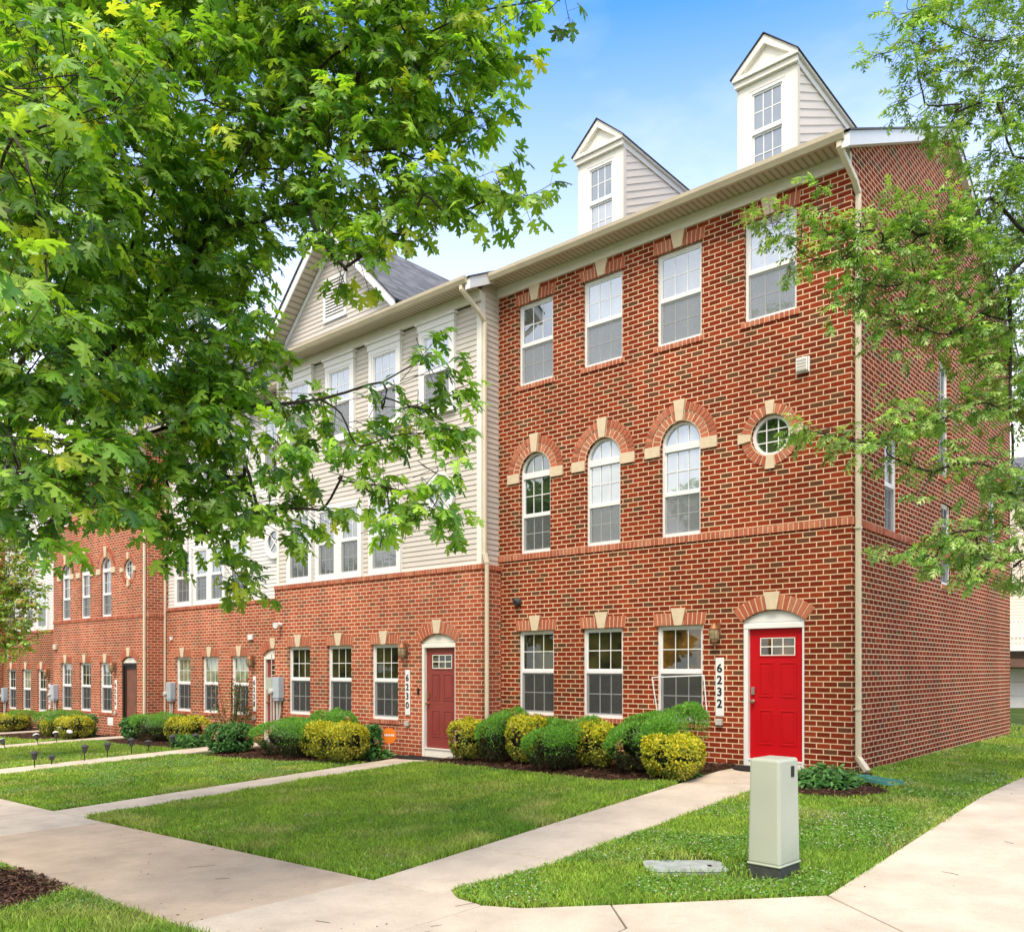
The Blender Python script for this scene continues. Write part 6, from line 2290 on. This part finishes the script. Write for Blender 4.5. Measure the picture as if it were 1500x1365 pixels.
doormat(-1.20, -0.25, 0.42, 0.58, 'black half round doormat before the red door, partly behind the pedestal')
doormat(-7.95, -0.66, 0.50, 0.48, 'black doormat before the maroon door of number 6230', False)

# security sign
x, y = -8.78, -0.98
sg = thing('yard_sign', 'orange octagonal security sign on a thin stake by the maroon door', 'sign', (x, y, H(x, y)), R(20))
mb = MB()
lp = [(.165 * math.cos(PI / 8 + PI / 4 * k), .46 + .165 * math.sin(PI / 8 + PI / 4 * k)) for k in range(8)]
mb.prism(lp, -.012, -.004, FRONT)
pl = mb.build('panel', M['orange_sign'], sg)
mb = MB()
for k, (a, b) in enumerate(((-.115, -.085), (-.075, -.045), (-.035, -.015), (-.005, .025), (.035, .065), (.075, .115))):
    mb.box(a, b, -.0145, -.0125, .452, .492)
mb.build('lettering', M['white'], pl)
mb = MB(); mb.tube([(0, 0, -.05), (0, 0, .33)], .007, 6)
mb.build('stake', M['white'], sg)
x, y = -22.22, -0.56
sg = thing('yard_sign', 'small white sign on a stake against the 6226 house wall', 'sign', (x, y, H(x, y)), R(25))
mb = MB(); mb.box(-.10, .10, -.010, -.002, .36, .60)
mb.build('panel', M['white'], sg)
mb = MB(); mb.tube([(0, 0, -.05), (0, 0, .36)], .008, 6)
mb.build('stake', M['conduit'], sg)


# path lights
def path_light(x, y, label, hgt=0.34, lean=(0, 0), cap=None):
    t = thing('path_light', label, 'garden light', (x, y, H(x, y)), group='solar lights along the far front paths')
    t.rotation_euler = (R(lean[0]), R(lean[1]), 0)
    mb = MB(); mb.tube([(0, 0, -.05), (0, 0, hgt * .55)], .011, 7)
    mb.build('stake', M['black'], t)
    mb = MB(); mb.lathe([(.030, hgt * .52), (.042, hgt * .60), (.062, hgt * .88), (.060, hgt * .9)], (0, 0, 0), 10)
    mb.build('lens', M['dark_grey'], t)
    mb = MB(); mb.lathe([(.085, hgt * .89), (.080, hgt * .93), (.045, hgt * 1.0), (.012, hgt * 1.03)], (0, 0, 0), 12)
    mb.build('cap', cap or M['dark_grey'], t)


place = ['nearest the sidewalk', 'second from the sidewalk', 'third from the sidewalk', 'fourth from the sidewalk', 'fifth from the sidewalk', 'sixth from the sidewalk', 'next to last from the house', 'nearest the house']
for k, (x, y, hg) in enumerate(((-14.75, -5.42, .36), (-15.0, -5.0, .22), (-15.0, -4.33, .38), (-15.2, -3.74, .36), (-15.4, -3.10, .40), (-15.5, -2.65, .30), (-15.45, -2.05, .38), (-15.4, -1.5, .36))):
    path_light(x, y, 'black solar light in the row beside the 6228 path, ' + place[k], hg, (rng.uniform(-4, 4), rng.uniform(-4, 4)))
for k, (x, y, ln, nm) in enumerate(((-20.3, -4.1, (8, -38), 'lowest and tilting most'), (-20.75, -3.15, (5, -22), 'second up, leaning left'), (-20.95, -2.6, (0, -16), 'third up, leaning slightly'), (-21.9, -1.95, (0, 30), 'leaning right below the round yellow shrub'), (-23.0, -1.7, (0, -8), 'upright in front of the yellow shrubs'))):
    path_light(x, y, 'silver topped solar light along the 6226 path, ' + nm, .36, ln, M['white'])

# splash block and downspout hose
x, y = 0.62, -0.92
sb = thing('splash_block', 'teal plastic splash block under the corner downspout of the nearest house', 'splash block', (x, y, H(x, y) + .045), R(-30))
mb = MB()
mb.box(-.34, .34, -.13, .13, 0, .012); mb.box(-.34, .34, -.13, -.105, .0125, .05); mb.box(-.34, .34, .105, .13, .0125, .05); mb.box(-.34, -.315, -.104, .104, .0125, .05)
mb.build('tray', M['teal'], sb)

# fallen leaves and bits on the concrete
n = 90
X = np.concatenate([nrg.uniform(-6, 1.5, 60), nrg.uniform(2.0, 4.0, 20), nrg.uniform(-1.5, -.6, 10)])
Y = np.concatenate([nrg.uniform(-9.1, -7.5, 60), nrg.uniform(-6, 0, 20), nrg.uniform(-7, -1, 10)])
P = np.stack([X, Y, hh(X, Y) + .034], 1)
cc = np.array([(.16, .10, .04), (.10, .06, .03), (.30, .22, .06), (.07, .045, .025)])
V, F = leaves(OVAL, P, norm(rand_unit(n) * np.array([1, 1, .1])), norm(np.array([0, 0, 1.]) + rand_unit(n) * .25), nrg.uniform(.012, .045, n))
kind(mesh_np('leaf_litter', V, F, M['chip'], None, np.repeat(cc[nrg.integers(0, 4, n)], len(OVAL[0]), 0)), 'stuff')
AA = []; BB = []
for _ in range(9):
    x, y = (rng.uniform(-5, 1.2), rng.uniform(-9.0, -7.6)) if rng.random() < .7 else (rng.uniform(2.1, 3.8), rng.uniform(-6, 1))
    a = rng.uniform(0, PI)
    for _k in range(rng.choice((1, 2, 4))):
        l_ = rng.uniform(.04, .10)
        x2, y2 = x + l_ * math.cos(a), y + l_ * math.sin(a)
        AA.append((x, y, H(x, y) + .0335)); BB.append((x2, y2, H(x2, y2) + .0335))
        x, y = x2, y2; a += rng.uniform(-.5, .5)
V, F = sticks(np.array(AA), np.array(BB), np.full(len(AA), .0022))
kind(mesh_np('twig_litter', V, F, M['chip'], None, np.tile((.07, .05, .035), (len(V), 1))), 'stuff')
print('leaves', n_m, n_o, 'faces', sum(len(o.data.polygons) for o in scene.objects if o.type == 'MESH'))
